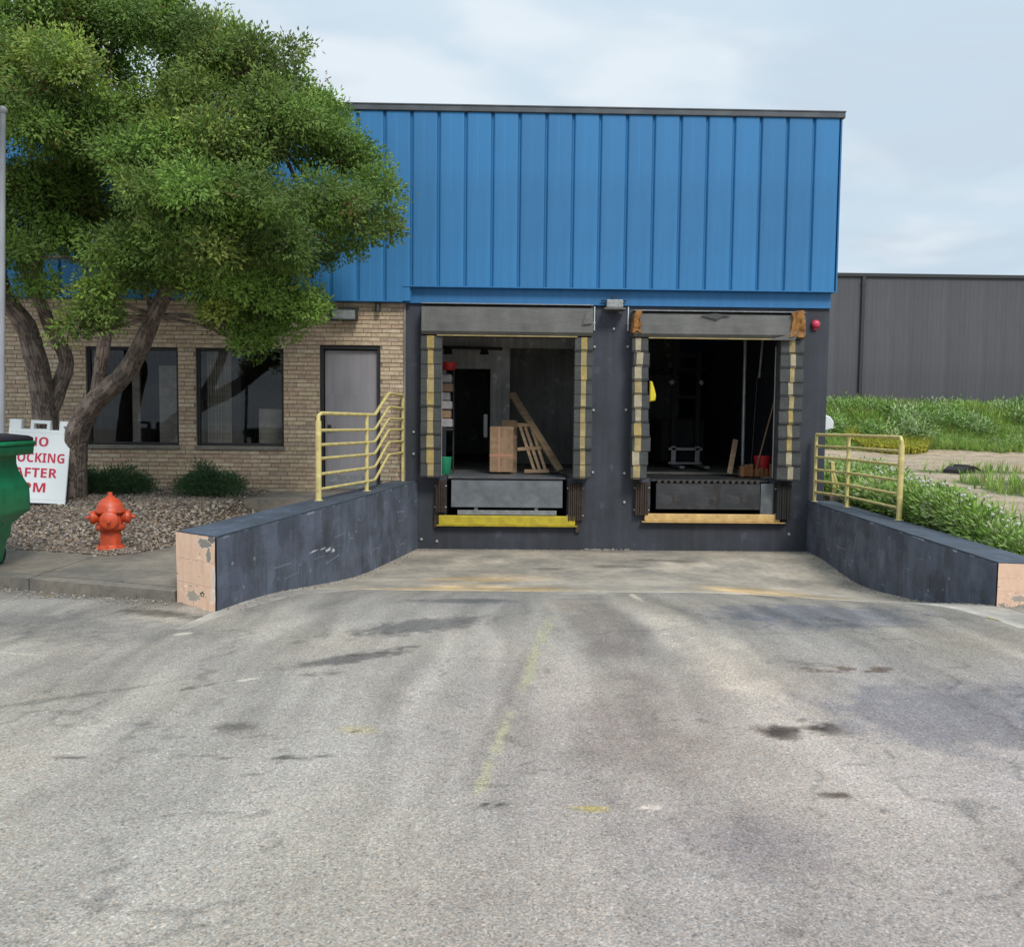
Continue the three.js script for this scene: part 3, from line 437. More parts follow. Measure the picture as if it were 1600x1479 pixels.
// ---------------------------------------------------------------- dock seals, levelers, bumpers
function seal(x0, x1, in0, in1, htop, label, worn) {
  const s = thing('dock_seal', label, 'dock seal', [(x0 + x1) / 2, .69, 0]), o = [(x0 + x1) / 2, .69];
  const R = mulberry(worn ? 91 : 90);
  const hx = (g) => g.translate(-o[0], -o[1], 0);
  { // head pad: wedge section, sagging lower edge
    const sec = [[.004, 0], [.004, htop - 2.93], [.24, htop - 2.95], [.31, htop - 3.0], [.33, .05], [.29, 0]].map(([z, y]) => [z, y + 2.93]);
    const g = extr(sec.map(([z, y]) => [-z, y]), x1 - x0 - .02, [], .006).rotateY(Math.PI / 2).translate(x1 - .01 - (x1 - x0 - .02) * 0, 0, 0);
    const q = g; q.computeBoundingBox(); q.translate(x0 + .01 - q.boundingBox.min.x, 0, 0);
    part('head_pad', hx(q), MAT.vinyl, s);
    part('head_hem', hx(bx(x0 + .25, x1 - .25, 2.905, 2.926, .27, .3)), MAT.vinylYellow, s);
    part('top_flashing', hx(bx(x0 + .01, x1 - .01, htop + .004, htop + .018, .01, .3, .002)), MAT.galv, s);
    if (worn) {
      const scrap = (X0, X1, y0, y1) => { const g = new THREE.BoxGeometry(X1 - X0, y1 - y0, .2, 9, 14, 6), p = g.attributes.position; for (let i = 0; i < p.count; i++) { const x = p.getX(i), y = p.getY(i), z = p.getZ(i), q = (k) => (fbm(x * 16 + k, y * 16 + z * 9, 3, 0, 150 + k) - .5); p.setXYZ(i, x + q(1) * .09, y + q(2) * .11, z + q(3) * .08); } g.computeVertexNormals(); return hx(g.translate((X0 + X1) / 2, (y0 + y1) / 2, .27)); };
      part('torn_foam', scrap(4.6, 4.8, 2.97, 3.33), MAT.foam, s, { label: 'torn orange foam hanging out of the head pad end' });
      part('torn_foam', scrap(2.11, 2.23, 3.0, 3.3), MAT.foam, s);
      part('flap', hx(extr([[3.18, 3.25], [3.3, 3.22], [3.42, 3.19], [3.52, 3.24], [3.64, 3.25], [3.55, 3.275], [3.4, 3.29], [3.28, 3.275]], .012).rotateX(-.1).translate(0, .03, .66)), MAT.vinylDark, s);
      part('flap', hx(extr([[4.25, 2.9], [4.66, 2.9], [4.72, 3.05], [4.62, 3.06], [4.5, 2.97]], .02).translate(0, 0, .36)), MAT.vinyl, s);
    } else part('flap', hx(extr([[1.32, 3.1], [1.47, 3.12], [1.48, 3.34], [1.38, 3.3]], .015).translate(0, 0, .352)), MAT.vinyl, s);
  }
  for (const sd of [0, 1]) { // side pads: overlapping pleats with a yellow guide stripe and black straps
    const a = sd ? in1 : x0, b = sd ? x1 : in0, n = 10, H = 2.22 / n;
    const pad = part('side_pad', hx(bx(a + .01, b - .01, .7, 2.9, .006, .2, .02)), MAT.vinylPad, s);
    for (let i = 0; i < n; i++) {
      const y0 = .69 + i * H, sag = worn ? (R() - .5) * .05 : (R() - .5) * .018, jut = worn ? (sd ? -.02 : .05 * Math.exp(-(((i - 1.8) / 1.3) ** 2)) - .012) + (R() - .5) * .02 : 0, w0 = a + (worn ? R() * .02 + jut * .6 : 0), w1 = b + jut + (worn ? (R() - .5) * .03 : (R() - .5) * .01);
      const sec = [[.2, y0 + H + .004], [.27, y0 + H - .001], [.28 + sag * .3, y0 + .012], [.274, y0 - .003], [.2, y0 - .002]];
      const g = extr(sec.map(([z, y]) => [-z, y]), w1 - w0, [], .008).rotateY(Math.PI / 2); g.computeBoundingBox(); g.translate(w0 - g.boundingBox.min.x, 0, 0);
      const tw = (R() - .5) * (worn ? .09 : .02); g.translate(-(w0 + w1) / 2, -y0, 0).rotateZ(tw).translate((w0 + w1) / 2, y0, 0);
      part('pleat', hx(g), MAT.vinylPad, pad);
      const c = sd ? lerp(a, b, .5) : lerp(a, b, .36 + (x0 < 0 ? .12 : 0)), sw = (sd ? .055 : .068) * (.85 + .3 * R());
      const st = bar([c, y0 + .004, .284 + sag * .3], [c, y0 + H, .273], sw * 1.5, .008, .002, 0); st.translate(-c, -y0, 0).rotateZ(tw * 1.4).translate(c + (R() - .5) * (worn ? .03 : .012), y0, 0);
      part('stripe', hx(st), [MAT.vinylYellow, MAT.stripePale, worn ? MAT.stripePale : MAT.vinylYellow, MAT.stripeGold][Math.floor(R() * 4)], pad);
      if (R() < .75) part('strap', hx(bar([w0 - .015, y0 + H * .12, .3 + sag * .4], [w1 + .01, y0 + H * (.12 + (R() - .5) * .1), .3 + sag * .4], .012, .008)), MAT.strap, pad);
    }
  }
  return s;
}
seal(-1.2, 1.505, -.872, 1.215, 3.40, 'grey vinyl seal framing the bay with the cardboard boxes', false);
seal(2.12, 4.85, 2.4, 4.47, 3.33, 'torn grey vinyl seal with orange foam at its corners, under the red alarm bell', true);
function bumper(x0, x1, y0, y1, mat, label, n = 6, d = .12) {
  const b = thing('dock_bumper', label, 'dock bumper', [(x0 + x1) / 2, y0, 0]);
  const o = (g) => g.translate(-(x0 + x1) / 2, -y0, 0);
  part('back_plate', o(bx(x0 - .012, x1 + .012, y0 - .01, y1 + .01, .003, .018, .003)), MAT.rustSteel, b);
  for (let i = 0; i < n; i++) { const a = lerp(x0, x1, i / n) + .003, c = lerp(x0, x1, (i + 1) / n) - .003; part('rubber_slab', o(bx(a, c, y0, y1 - (i % 3) * .006, .018, d - (i % 2) * .012, .006)), mat, b); }
  part('tie_rod', o(mergeGeometries([y0 + .08, y1 - .08].map((y) => new THREE.CylinderGeometry(.012, .012, x1 - x0 + .03, 8).rotateZ(Math.PI / 2).translate((x0 + x1) / 2, y, d * .55).toNonIndexed()))), MAT.bolt, b);
}
bumper(-.97, -.81, .12, .62, MAT.rubberBrown, 'dark brown bumper left of the grey lip plate, above the bright yellow bar');
bumper(1.16, 1.40, .0, .6, MAT.rubberBrown, 'rusty brown bumper between the grey lip plate and the middle pillar', 7);
bumper(2.24, 2.46, .1, .62, MAT.rubberBrown, 'scuffed bumper right of the middle pillar, above the cream bar', 6);
bumper(4.52, 4.76, .05, .62, MAT.rubber, 'black bumper below the torn seal at the far right of the dock wall', 6, .16);
{ // leveler of the bay with the boxes: lip plate hangs down, lower plate and lugs below
  const l = thing('dock_leveler', 'grey steel dock leveler with hanging lip over a bright yellow bar', 'dock leveler', [.175, .69, 0]), o = (g) => g.translate(-.175, -.69, 0);
  part('deck', o(bx(-.78, 1.13, .655, .684, -1.6, -.03, .004)), MAT.leveler, l);
  part('lip', o(extr([[-.72, .205], [1.07, .205], [1.07, .64], [-.72, .64]], .03, [], .005).rotateX(-.07).translate(0, 0, .115)), MAT.leveler, l);
  part('hinge', o(mergeGeometries(Array.from({ length: 9 }, (_, i) => new THREE.CylinderGeometry(.02, .02, .18, 10).rotateZ(Math.PI / 2).translate(-.62 + i * .2, .665, .03).toNonIndexed()))), MAT.levelerDark, l);
  part('lower_plate', o(bx(-.62, .98, .08, .155, -.03, .06, .006)), MAT.galv, l);
  for (const x of [-.32, .65]) part('lug', o(bx(x - .03, x + .03, .15, .22, .02, .06, .006)), MAT.galv, l);
  const bar_ = part('edge_bar', o(mergeGeometries([bx(-.92, 1.28, -.085, .07, .03, .1, .012), bx(-.95, 1.31, -.1, -.086, .004, .115, .003)].map(flat))), MAT.barYellow, l);
  part('bracket', o(mergeGeometries([bx(-1.0, -.93, -.14, .14, .003, .05), bx(1.29, 1.36, -.2, .05, .003, .05)].map(flat))), MAT.rustSteel, l);
}
{
  const l = thing('dock_leveler', 'dark steel dock leveler with a serrated edge over a cream yellow bar', 'dock leveler', [3.47, .69, 0]), o = (g) => g.translate(-3.47, -.69, 0);
  part('deck', o(bx(2.52, 4.43, .64, .672, -1.6, -.03, .004)), MAT.levelerDark, l);
  part('lip', o(extr([[2.58, .2], [4.27, .2], [4.27, .615], [2.58, .615]], .03, [], .005).rotateX(-.05).translate(0, 0, .1)), MAT.levelerDark, l);
  for (let i = 0; i < 17; i++) part('hinge_knuckle', o(bx(2.6 + i * .1, 2.66 + i * .1, .61, .668, .0, .075, .012)), MAT.rustSteel, l);
  part('side_plate', o(bx(4.29, 4.5, .1, .62, .003, .04, .004)), MAT.leveler, l);
  part('edge_bar', o(mergeGeometries([bx(2.4, 4.6, .0, .125, .03, .1, .012), bx(2.36, 4.68, -.016, -.001, .004, .12, .003)].map(flat))), MAT.barCream, l);
}

// ---------------------------------------------------------------- things inside the bays
{
  const c = thing('cardboard_box', 'tall cardboard box at the back of the stack in the left bay', 'box', [.22, .69, -1.35]);
  part('carton', bx(-.14, .14, 0, .92, -.15, .15, .004), MAT.cardboard, c); part('tape', bx(-.142, .142, .6, .65, -.152, .152, .001), MAT.tape, c);
  const c2 = thing('cardboard_box', 'lower cardboard box with brown tape standing upright beside the pallet', 'box', [.08, .72, -1.0], null, .05);
  part('carton', bx(-.2, .2, 0, .78, -.16, .16, .004), MAT.cardboard, c2); part('tape', [bx(-.06, -.03, -.001, .781, -.162, .162, .001), bx(-.202, .202, .26, .31, -.163, .163, .001)], MAT.tape, c2);
  const b = thing('wooden_board', 'thick bare board leaning across the left bay beside the boxes', 'board', [1.12, .69, -.75]);
  part('plank', bar([-.03, .07, 0], [-.86, 1.4, -.65], .13, .05, .004, .5), MAT.wood, b);
  const pl = thing('wooden_pallet', 'broken wooden pallet leaning behind the board in the left bay', 'pallet', [.6, .69, -.9]);
  for (const [p, q] of [[[-.2, .84, -.2], [.06, .05, .1]], [[0, .82, -.2], [.24, .08, .1]], [[-.1, .8, -.2], [.15, .06, .1]]]) part('stringer', bar(p, q, .045, .05, .003), MAT.wood, pl);
  for (const [p, q] of [[[-.25, .84, -.19], [.06, .84, -.19]], [[-.24, .42, -.03], [.17, .45, -.03]], [[-.12, .05, .12], [.3, .06, .12]]]) part('slat', bar(p, q, .06, .018, .003), MAT.wood, pl);
  const sh = thing('stacked_goods', 'white wrapped goods stacked inside the left edge of the left bay', 'goods', [-.86, .69, -.75]);
  for (let i = 0; i < 6; i++) part('wrapped_pack', bx(-.14, .12 - [0, .03, .01, .045, 0, .02][i], .78 + i * .15 + .004, .93 + i * .15, -.2, .15 - (i % 2) * .03, .03), i % 3 === 1 ? MAT.cardboard : MAT.wrap, sh);
  part('rack', [bx(-.15, -.12, 0, 1.75, -.2, -.16), bx(.1, .13, 0, 1.75, -.22, -.19), bx(-.15, .13, .73, .77, -.2, .15)], MAT.darkFrame, sh);
  const rt = thing('red_tub', 'red plastic tub on top of the wrapped goods in the left bay', 'tub', [-.82, 2.44, -.75]); part('tub', lathe([[0, 0], [.1, 0], [.13, .11], [.14, .11], [.14, .13], [.12, .13], [.09, .02], [0, .02]], 20), MAT.plasticRed, rt);
  const gb = thing('green_bin', 'small green bin on the floor at the left edge of the left bay', 'bin', [-.87, .69, -.6]); part('bucket', lathe([[0, 0], [.1, 0], [.12, .27], [.13, .28], [.125, .29], [.11, .28], [.09, .01], [0, .01]], 20), MAT.plasticGreen, gb);
  const wb = thing('white_bottle', 'white upright sheet on the partition left of the boxes', 'sheet', [-.22, 1.37, -3.0]); part('panel', bx(-.04, .04, -.1, .36, 0, .05, .02), MAT.plasticWhite, wb); wb.name = 'white_sheet';
  // right bay
  const pole = (label, p, q, r, mat) => { const t = thing('metal_pole', label, 'pole', p); part('shaft', tube([[0, 0, 0], q.map((v, i) => v - p[i])], r, 2, 10), mat, t); part('cap', new THREE.SphereGeometry(r * 1.25, 10, 8), mat, t); };
  pole('bright upright pole standing in the right bay', [4.35, .69, -1.2], [4.34, 3.1, -1.2], .03, MAT.galv);
  pole('thin grey pole hanging near the top right of the right bay', [4.62, 2.42, -1.25], [4.65, 3.1, -1.2], .022, MAT.galv);
  pole('thin dark pole behind the slanting broom pole in the right bay', [4.54, .9, -1.3], [4.6, 2.42, -1.3], .018, MAT.jackSteel);
  const br = thing('push_broom', 'broom with a long slanting wooden handle at the right edge of the right bay', 'broom', [4.48, .69, -.85]);
  part('handle', tube([[0, .1, 0], [.3, 1.42, .05]], .014, 2, 8), MAT.wood, br); part('head', bx(-.16, .16, .06, .12, -.04, .04), MAT.woodBrown, br); part('bristles', bx(-.15, .15, 0, .06, -.035, .035, .003), MAT.rubberBrown, br);
  const bd = thing('wooden_board', 'short dark board propped left of the bright upright pole', 'board', [4.05, .69, -.95]); part('plank', bar([0, .03, 0], [.15, .62, -.2], .09, .03), MAT.wood, bd);
  const R = mulberry(8);
  for (let i = 0; i < 7; i++) { const w = thing('wood_offcut', 'rust-brown wood offcut heaped at the sill of the right bay', 'offcut', [4.2 + i * .085, .69, -.72 - .1 * R()], 'wood offcuts heaped at the sill of the right bay', (R() - .5) * .5); part('block', bx(-.037, .037, 0, .12 + .18 * R(), -.05, .05, .004), MAT.woodBrown, w); }
  const rc = thing('red_bucket', 'red bucket behind the wood offcuts in the right bay', 'bucket', [4.63, .69, -.98]); part('bucket', lathe([[0, 0], [.11, 0], [.15, .33], [.16, .34], [.15, .35], [.135, .33], [.1, .01], [0, .01]], 18), MAT.plasticRed, rc);
  const j = thing('pallet_jack', 'dark forklift mast with two uprights standing deep in the right bay', 'forklift', [3.78, .69, -3.2]); j.name = 'forklift';
  for (const x of [-.24, .24]) { part('mast_rail', bx(x - .045, x + .045, .05, 2.3, -.1, .02, .01), MAT.inDark, j); part('fork', [bx(x - .05, x + .05, .04, .09, 0, .85, .01), bx(x - .05, x + .05, .04, .45, 0, .05, .01)], MAT.galv, j); part('head_lamp', new THREE.SphereGeometry(.06, 12, 10).translate(x * 1.2, 1.72, -.02), MAT.lampGlass, j); }
  part('crossbar', [bx(-.34, .34, .36, .42, -.01, .05), bx(-.34, .34, .08, .13, -.03, .03)], MAT.galv, j); part('mast_crossbar', [bx(-.3, .3, 1.4, 1.46, -.1, -.02), bx(-.3, .3, 2.22, 2.3, -.1, -.02)], MAT.inDark, j);
  part('truck_body', bx(-.45, .45, .1, 1.0, -1.6, -.2, .08), MAT.inDark, j); part('overhead_guard', bx(-.42, .42, 1.95, 2.02, -1.5, -.15), MAT.inDark, j);
  const yp = thing('yellow_pad', 'bright yellow pad poking out beside the worn left pad of the right bay', 'pad', [2.47, 1.92, .02]); part('pad', extr([[-.04, 0], [.05, .02], [.065, .1], [.04, .2], [.0, .32], [-.04, .33]], .08, [], .015).translate(0, 0, .14), MAT.yellowPad, yp);
}

// ---------------------------------------------------------------- fittings on the front
{
  const a = thing('wall_lamp', 'dark rectangular flood lamp on the brick above the grey door', 'lamp', [-2.42, 3.25, .0]);
  part('housing', [bx(-.2, .2, -.09, .09, .02, .12, .02), bx(-.22, .22, .075, .1, .02, .17, .008), bx(-.22, -.185, -.1, .09, .1, .17), bx(.185, .22, -.1, .09, .1, .17), bx(-.22, .22, -.115, -.085, .1, .17)], MAT.lampHouse, a);
  part('lens', bx(-.183, .183, -.083, .073, .122, .145, .004), MAT.lampGlass, a);
  const b = thing('flood_lamp', 'weathered grey flood lamp under the blue band between the two bays', 'lamp', [1.84, 3.45, .05]);
  part('housing', [bx(-.13, .13, -.06, .07, .0, .16, .025), bx(-.17, .17, -.1, -.07, .0, .24, .008)], MAT.lampHouseGrey, b);
  part('lens', bx(-.13, .13, -.065, .06, .161, .2, .02), MAT.lampGlass, b);
  part('arm', [bar([0, .05, .08], [.0, .14, .02], .03), bx(-.2, .2, .06, .075, .0, .05)], MAT.bronze, b);
  const c = thing('alarm_bell', 'small red alarm bell on the dark wall right of the torn seal', 'alarm bell', [5.1, 3.19, .0]);
  part('gong', lathe([[0, .07], [.03, .068], [.055, .05], [.068, .02], [.07, 0], [0, 0]], 24).rotateX(Math.PI / 2).translate(0, 0, .03), MAT.bell, c); part('mount', bx(-.03, .03, -.09, .07, 0, .035), MAT.bell, c);
  const d = thing('security_camera', 'small black camera under the blue cladding beside the flood lamp over the door', 'camera', [-1.9, 3.43, .06]);
  part('bracket', bx(-.035, .035, -.02, .03, -.04, .05), MAT.lampHouse, d); part('body', new THREE.CylinderGeometry(.035, .05, .13, 14).translate(0, -.07, .02), MAT.lampHouse, d);
  for (const [x, l] of [[1.545, 'thin pale conduit right of the clean seal on the middle pillar'], [2.085, 'thin pale conduit left of the torn seal on the middle pillar']]) { const t = thing('conduit', l, 'conduit', [x, 3.05, .0]); part('pipe', tube([[0, 0, .02], [0, .38, .02]], .011, 2, 8), MAT.plasticWhite, t); part('clip', bx(-.02, .02, .1, .13, 0, .035), MAT.bolt, t); }
}

// ---------------------------------------------------------------- wing walls of the ramp
const peelTex = canvasTex(512, 640, (g, w, h) => {        // peeling peach paint over grey concrete
  const R = mulberry(61); g.fillStyle = '#e3bda2'; g.fillRect(0, 0, w, h);
  for (let i = 0; i < 900; i++) { g.fillStyle = `rgba(${R() < .5 ? '255,232,214' : '176,134,108'},${.05 * R()})`; g.beginPath(); g.ellipse(R() * w, R() * h, 8 + 40 * R(), 4 + 20 * R(), R() * 3, 0, 7); g.fill(); }
  const chip = (x, y, rx, ry, c, e) => { g.beginPath(); for (let i = 0; i <= 26; i++) { const a = i / 26 * 6.283, r = .7 + .5 * R(); g.lineTo(x + Math.cos(a) * rx * r, y + Math.sin(a) * ry * r); } g.closePath(); g.lineWidth = 7; g.strokeStyle = e; g.stroke(); g.fillStyle = c; g.fill(); };
  chip(390, 60, 90, 42, '#8c857b', '#f3e6d9'); chip(430, 150, 30, 60, '#8f887c', '#efdccb'); chip(470, 20, 60, 30, '#777069', '#f3e8dc');
  chip(215, 500, 92, 46, '#a79d90', '#ecd2bd'); chip(345, 470, 26, 20, '#5b4a3d', '#c9a488'); chip(60, 600, 50, 26, '#9c8f80', '#efdccb'); chip(480, 470, 24, 60, '#d9cdbd', '#f0e4d6'); chip(490, 330, 16, 90, '#cfc2b2', '#f3e8dc');
  for (let i = 0; i < 60; i++) chip(R() * w, R() < .4 ? h - R() * 60 : R() * h, 3 + 8 * R(), 2 + 6 * R(), ['#97897a', '#f2e4d4', '#7c6b5b'][Math.floor(R() * 3)], 'rgba(240,220,200,.4)');
  g.strokeStyle = 'rgba(140,96,70,.5)'; g.lineWidth = 3; for (const y of [205, 400]) { g.beginPath(); g.moveTo(0, y); for (let x = 0; x <= w; x += 20) g.lineTo(x, y + (R() - .5) * 7); g.stroke(); }
  g.fillStyle = 'rgba(70,55,45,.45)'; for (let i = 0; i < 90; i++) g.fillRect(R() * w, h - 26 * R(), 14 * R(), 10 * R());
});
const MPeel = S({ map: peelTex, roughness: .85 });
const scuffs = (n, seed, c0) => canvasTex(1024, 256, (g, w, h) => { // one wing wall's whole inner face, u along the wall
  const R = mulberry(seed); g.fillStyle = c0; g.fillRect(0, 0, w, h);
  for (let i = 0; i < 700; i++) { const a = R() * w, b = R() * h; g.fillStyle = `rgba(${R() < .55 ? '116,124,142' : '38,38,44'},${.06 + .1 * R()})`; g.beginPath(); g.ellipse(a, b, 4 + 26 * R(), 6 + 46 * R(), (R() - .5) * .3, 0, 7); g.fill(); }
  for (let i = 0; i < 170; i++) { const a = R() * w, b = R() * h * .6; g.fillStyle = `rgba(150,156,170,${.04 + .1 * R()})`; g.fillRect(a, b, 1 + 4 * R(), 20 + 120 * R()); }
  for (let i = 0; i < n; i++) { const a = R() * w, b = h * (.15 + .7 * R()), L = 10 + 60 * R(); g.strokeStyle = `rgba(205,205,208,${.12 + .38 * R()})`; g.lineWidth = .8 + 1.4 * R(); g.beginPath(); g.moveTo(a, b); g.lineTo(a + L, b + (R() - .5) * 12); g.stroke(); }
  for (let i = 0; i < n; i++) { const a = R() * w, b = h * (.1 + .85 * R()); g.fillStyle = `rgba(200,196,190,${.15 + .5 * R()})`; g.beginPath(); for (let k = 0; k < 8; k++) g.lineTo(a + Math.cos(k) * (1 + 5 * R()), b + Math.sin(k) * (1 + 4 * R())); g.fill(); }
  g.fillStyle = 'rgba(120,104,84,.35)'; for (let i = 0; i < 160; i++) g.fillRect(R() * w, h - R() * 26, 5 + 30 * R(), 2 + 10 * R());
  for (let i = 0; i < 60; i++) { g.fillStyle = `rgba(${R() < .5 ? '190,196,206' : '60,64,72'},${.2 + .5 * R()})`; g.fillRect(R() * w, 0, 3 + 26 * R() * R(), 1 + 6 * R() * R()); }
  for (let i = 0; i < 26; i++) { g.fillStyle = `rgba(176,166,150,${.15 + .4 * R()})`; const a = R() * w; g.fillRect(a, h * (.5 + .4 * R()), 2 + 8 * R(), 3 + 9 * R()); }
  if (seed === 5) { g.fillStyle = 'rgba(225,225,228,.85)'; for (const [x, y, a, b] of [[392, 92, 26, 4], [420, 98, 12, 6], [372, 84, 20, 2], [330, 82, 40, 1.5]]) { g.beginPath(); for (let k = 0; k < 16; k++) { const q = k / 16 * 6.283, m = .5 + R(); g.lineTo(x + Math.cos(q) * a * m * .6, y + Math.sin(q) * b * m * .8 + (x % 7)); } g.fill(); } }
});
function wing(name, label, poly, yTop, face, nf, peelA, peelB, seed, group) {
  // poly: plan of the body (x, z); face: [near, far] inner edge, drawn as its own rendered coat 3 mm proud
  const t = thing(name, label, 'retaining wall');
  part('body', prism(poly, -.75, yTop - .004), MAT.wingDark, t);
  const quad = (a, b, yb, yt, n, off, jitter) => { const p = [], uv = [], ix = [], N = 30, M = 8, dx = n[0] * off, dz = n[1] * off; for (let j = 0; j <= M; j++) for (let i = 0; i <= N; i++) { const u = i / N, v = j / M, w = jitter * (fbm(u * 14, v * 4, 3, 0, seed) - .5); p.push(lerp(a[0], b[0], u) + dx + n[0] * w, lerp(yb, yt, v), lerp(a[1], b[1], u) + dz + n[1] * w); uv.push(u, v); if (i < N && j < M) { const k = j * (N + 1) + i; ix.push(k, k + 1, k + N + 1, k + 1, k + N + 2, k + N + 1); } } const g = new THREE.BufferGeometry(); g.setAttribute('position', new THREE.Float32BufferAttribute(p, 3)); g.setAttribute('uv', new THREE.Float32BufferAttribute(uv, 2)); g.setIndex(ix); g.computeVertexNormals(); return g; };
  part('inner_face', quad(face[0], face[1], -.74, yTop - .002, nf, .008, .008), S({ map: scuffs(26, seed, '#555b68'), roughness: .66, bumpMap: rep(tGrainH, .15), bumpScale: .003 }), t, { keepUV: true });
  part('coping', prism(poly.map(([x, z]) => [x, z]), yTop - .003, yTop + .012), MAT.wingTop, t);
  const dx = peelB[0] - peelA[0], dz = peelB[1] - peelA[1], L = Math.hypot(dx, dz), n2 = [-dz / L, dx / L];
  part('end_face', quad(peelA, peelB, -.06, yTop + .004, n2, .009, .01), MPeel, t, { keepUV: true, label: 'peeling peach painted end of the wall' });
  return t;
}
wing('wing_wall', 'dark painted wing wall with peeling peach end beside the fire hydrant', [[-2.272, 6.655], [-1.27, 0.012], [-1.455, .012], [-1.66, .03], [-2.71, 6.32]], .6, [[-2.272, 6.655], [-1.27, .012]], [.988, .15], [-2.71, 6.32], [-2.272, 6.655], 5);
wing('wing_wall', 'low dark wing wall before the weeds at the right of the ramp', [[4.525, 6.06], [5.08, .012], [5.5, .012], [4.96, 6.12]], .34, [[5.08, .012], [4.525, 6.06]], [-.996, -.09], [4.525, 6.06], [4.96, 6.12], 6);

// ---------------------------------------------------------------- pipe railings
function railing(label, base, heights, route, posts, corner) {
  const t = thing('pipe_railing', label, 'railing', base), L = (p) => p.map((v, i) => v - base[i]);
  for (const p of posts) { part('post', tube([L(p[0]), L([p[0][0], p[1], p[0][2]])], p[2] ?? .027, 4, 12), MAT.railYellow, t); part('base_plate', new THREE.CylinderGeometry(.055, .06, .012, 16).translate(...L(p[0])), MAT.railYellow, t); }
  heights.forEach((h, i) => { let pts = route.map((p) => L([p[0], p[1] + h, p[2]])); if (!i && corner) { const a = corner === 'first' ? pts[0] : pts[pts.length - 1]; const low = [a[0], a[1] - .12, a[2]]; pts = corner === 'first' ? [low, ...pts] : [...pts, low]; } part('rail', tube(pts, i ? .02 : .024, 40, 10), MAT.railYellow, t); });
  return t;
}
railing('yellow pipe railing that kinks upward beside the grey door', [-2.12, .6, 3.46], [1.05, .845, .672, .508, .322, .14], [[-2.12, .6, 3.46], [-1.7, .6, 1.75], [-1.605, .93, 1.0], [-1.5, .93, .07]],
  [[[-2.12, .61, 3.46], 1.56, .036], [[-1.77, .61, 2.02], 1.65], [[-1.5, .6, .07], 1.98]], 'first');
railing('straight yellow pipe railing on the low wall before the weeds', [5.24, .34, 2.74], [1.085, .905, .727, .525, .345, .165], [[5.13, .34, .14], [5.29, .34, 1.0], [5.24, .34, 2.74]],
  [[[5.13, .35, .14], 1.42], [[5.29, .35, 1.0], 1.43], [[5.24, .35, 2.74], 1.33, .036]], 'last');

// ---------------------------------------------------------------- fire hydrant
{
  const h = thing('fire_hydrant', 'bright red-orange fire hydrant at the edge of the gravel bed', 'fire hydrant', [-4.27, .1, 4.15], null, .35);
  part('barrel', lathe([[0, 0], [.135, 0], [.15, .01], [.15, .035], [.14, .045], [.118, .05], [.11, .07], [.106, .2], [.108, .22], [.145, .235], [.15, .25], [.15, .275], [.143, .285], [.118, .29], [.118, .43], [0, .43]]), MAT.hydrant, h);
  part('bonnet', lathe([[.15, .42], [.155, .43], [.155, .45], [.145, .457], [.138, .49], [.118, .535], [.085, .572], [.045, .592], [.042, .605], [0, .607]]), MAT.hydrant, h);
  part('operating_nut', new THREE.CylinderGeometry(.024, .03, .045, 5).translate(0, .625, 0), MAT.hydrant, h);
  for (const s of [-1, 1]) { const nz = part('side_nozzle', lathe([[0, .1], [.06, .1], [.06, .15], [.072, .155], [.074, .16], [.074, .185], [.066, .2], [.03, .21], [0, .212]], 20).rotateZ(-s * Math.PI / 2).translate(0, .37, 0), MAT.hydrant, h); part('cap_nut', new THREE.CylinderGeometry(.016, .02, .045, 5).rotateZ(Math.PI / 2).translate(s * .23, .37, 0), MAT.hydrant, nz); }
  const fn = part('pumper_nozzle', lathe([[0, .09], [.08, .09], [.08, .14], [.097, .145], [.099, .18], [.088, .195], [.03, .21], [0, .212]], 24).rotateX(Math.PI / 2).translate(0, .35, 0), MAT.hydrant, h); part('cap_nut', new THREE.CylinderGeometry(.017, .021, .05, 5).rotateX(Math.PI / 2).translate(0, .35, .23), MAT.hydrant, fn);
  for (const [y, r, n] of [[.29, .134, 8], [.458, .14, 8], [.05, .132, 8]]) part('flange_bolt', Array.from({ length: n }, (_, i) => new THREE.CylinderGeometry(.011, .011, .022, 6).translate(Math.cos(i / n * 6.283 + .2) * r, y, Math.sin(i / n * 6.283 + .2) * r)), MAT.hydrant, h);
}

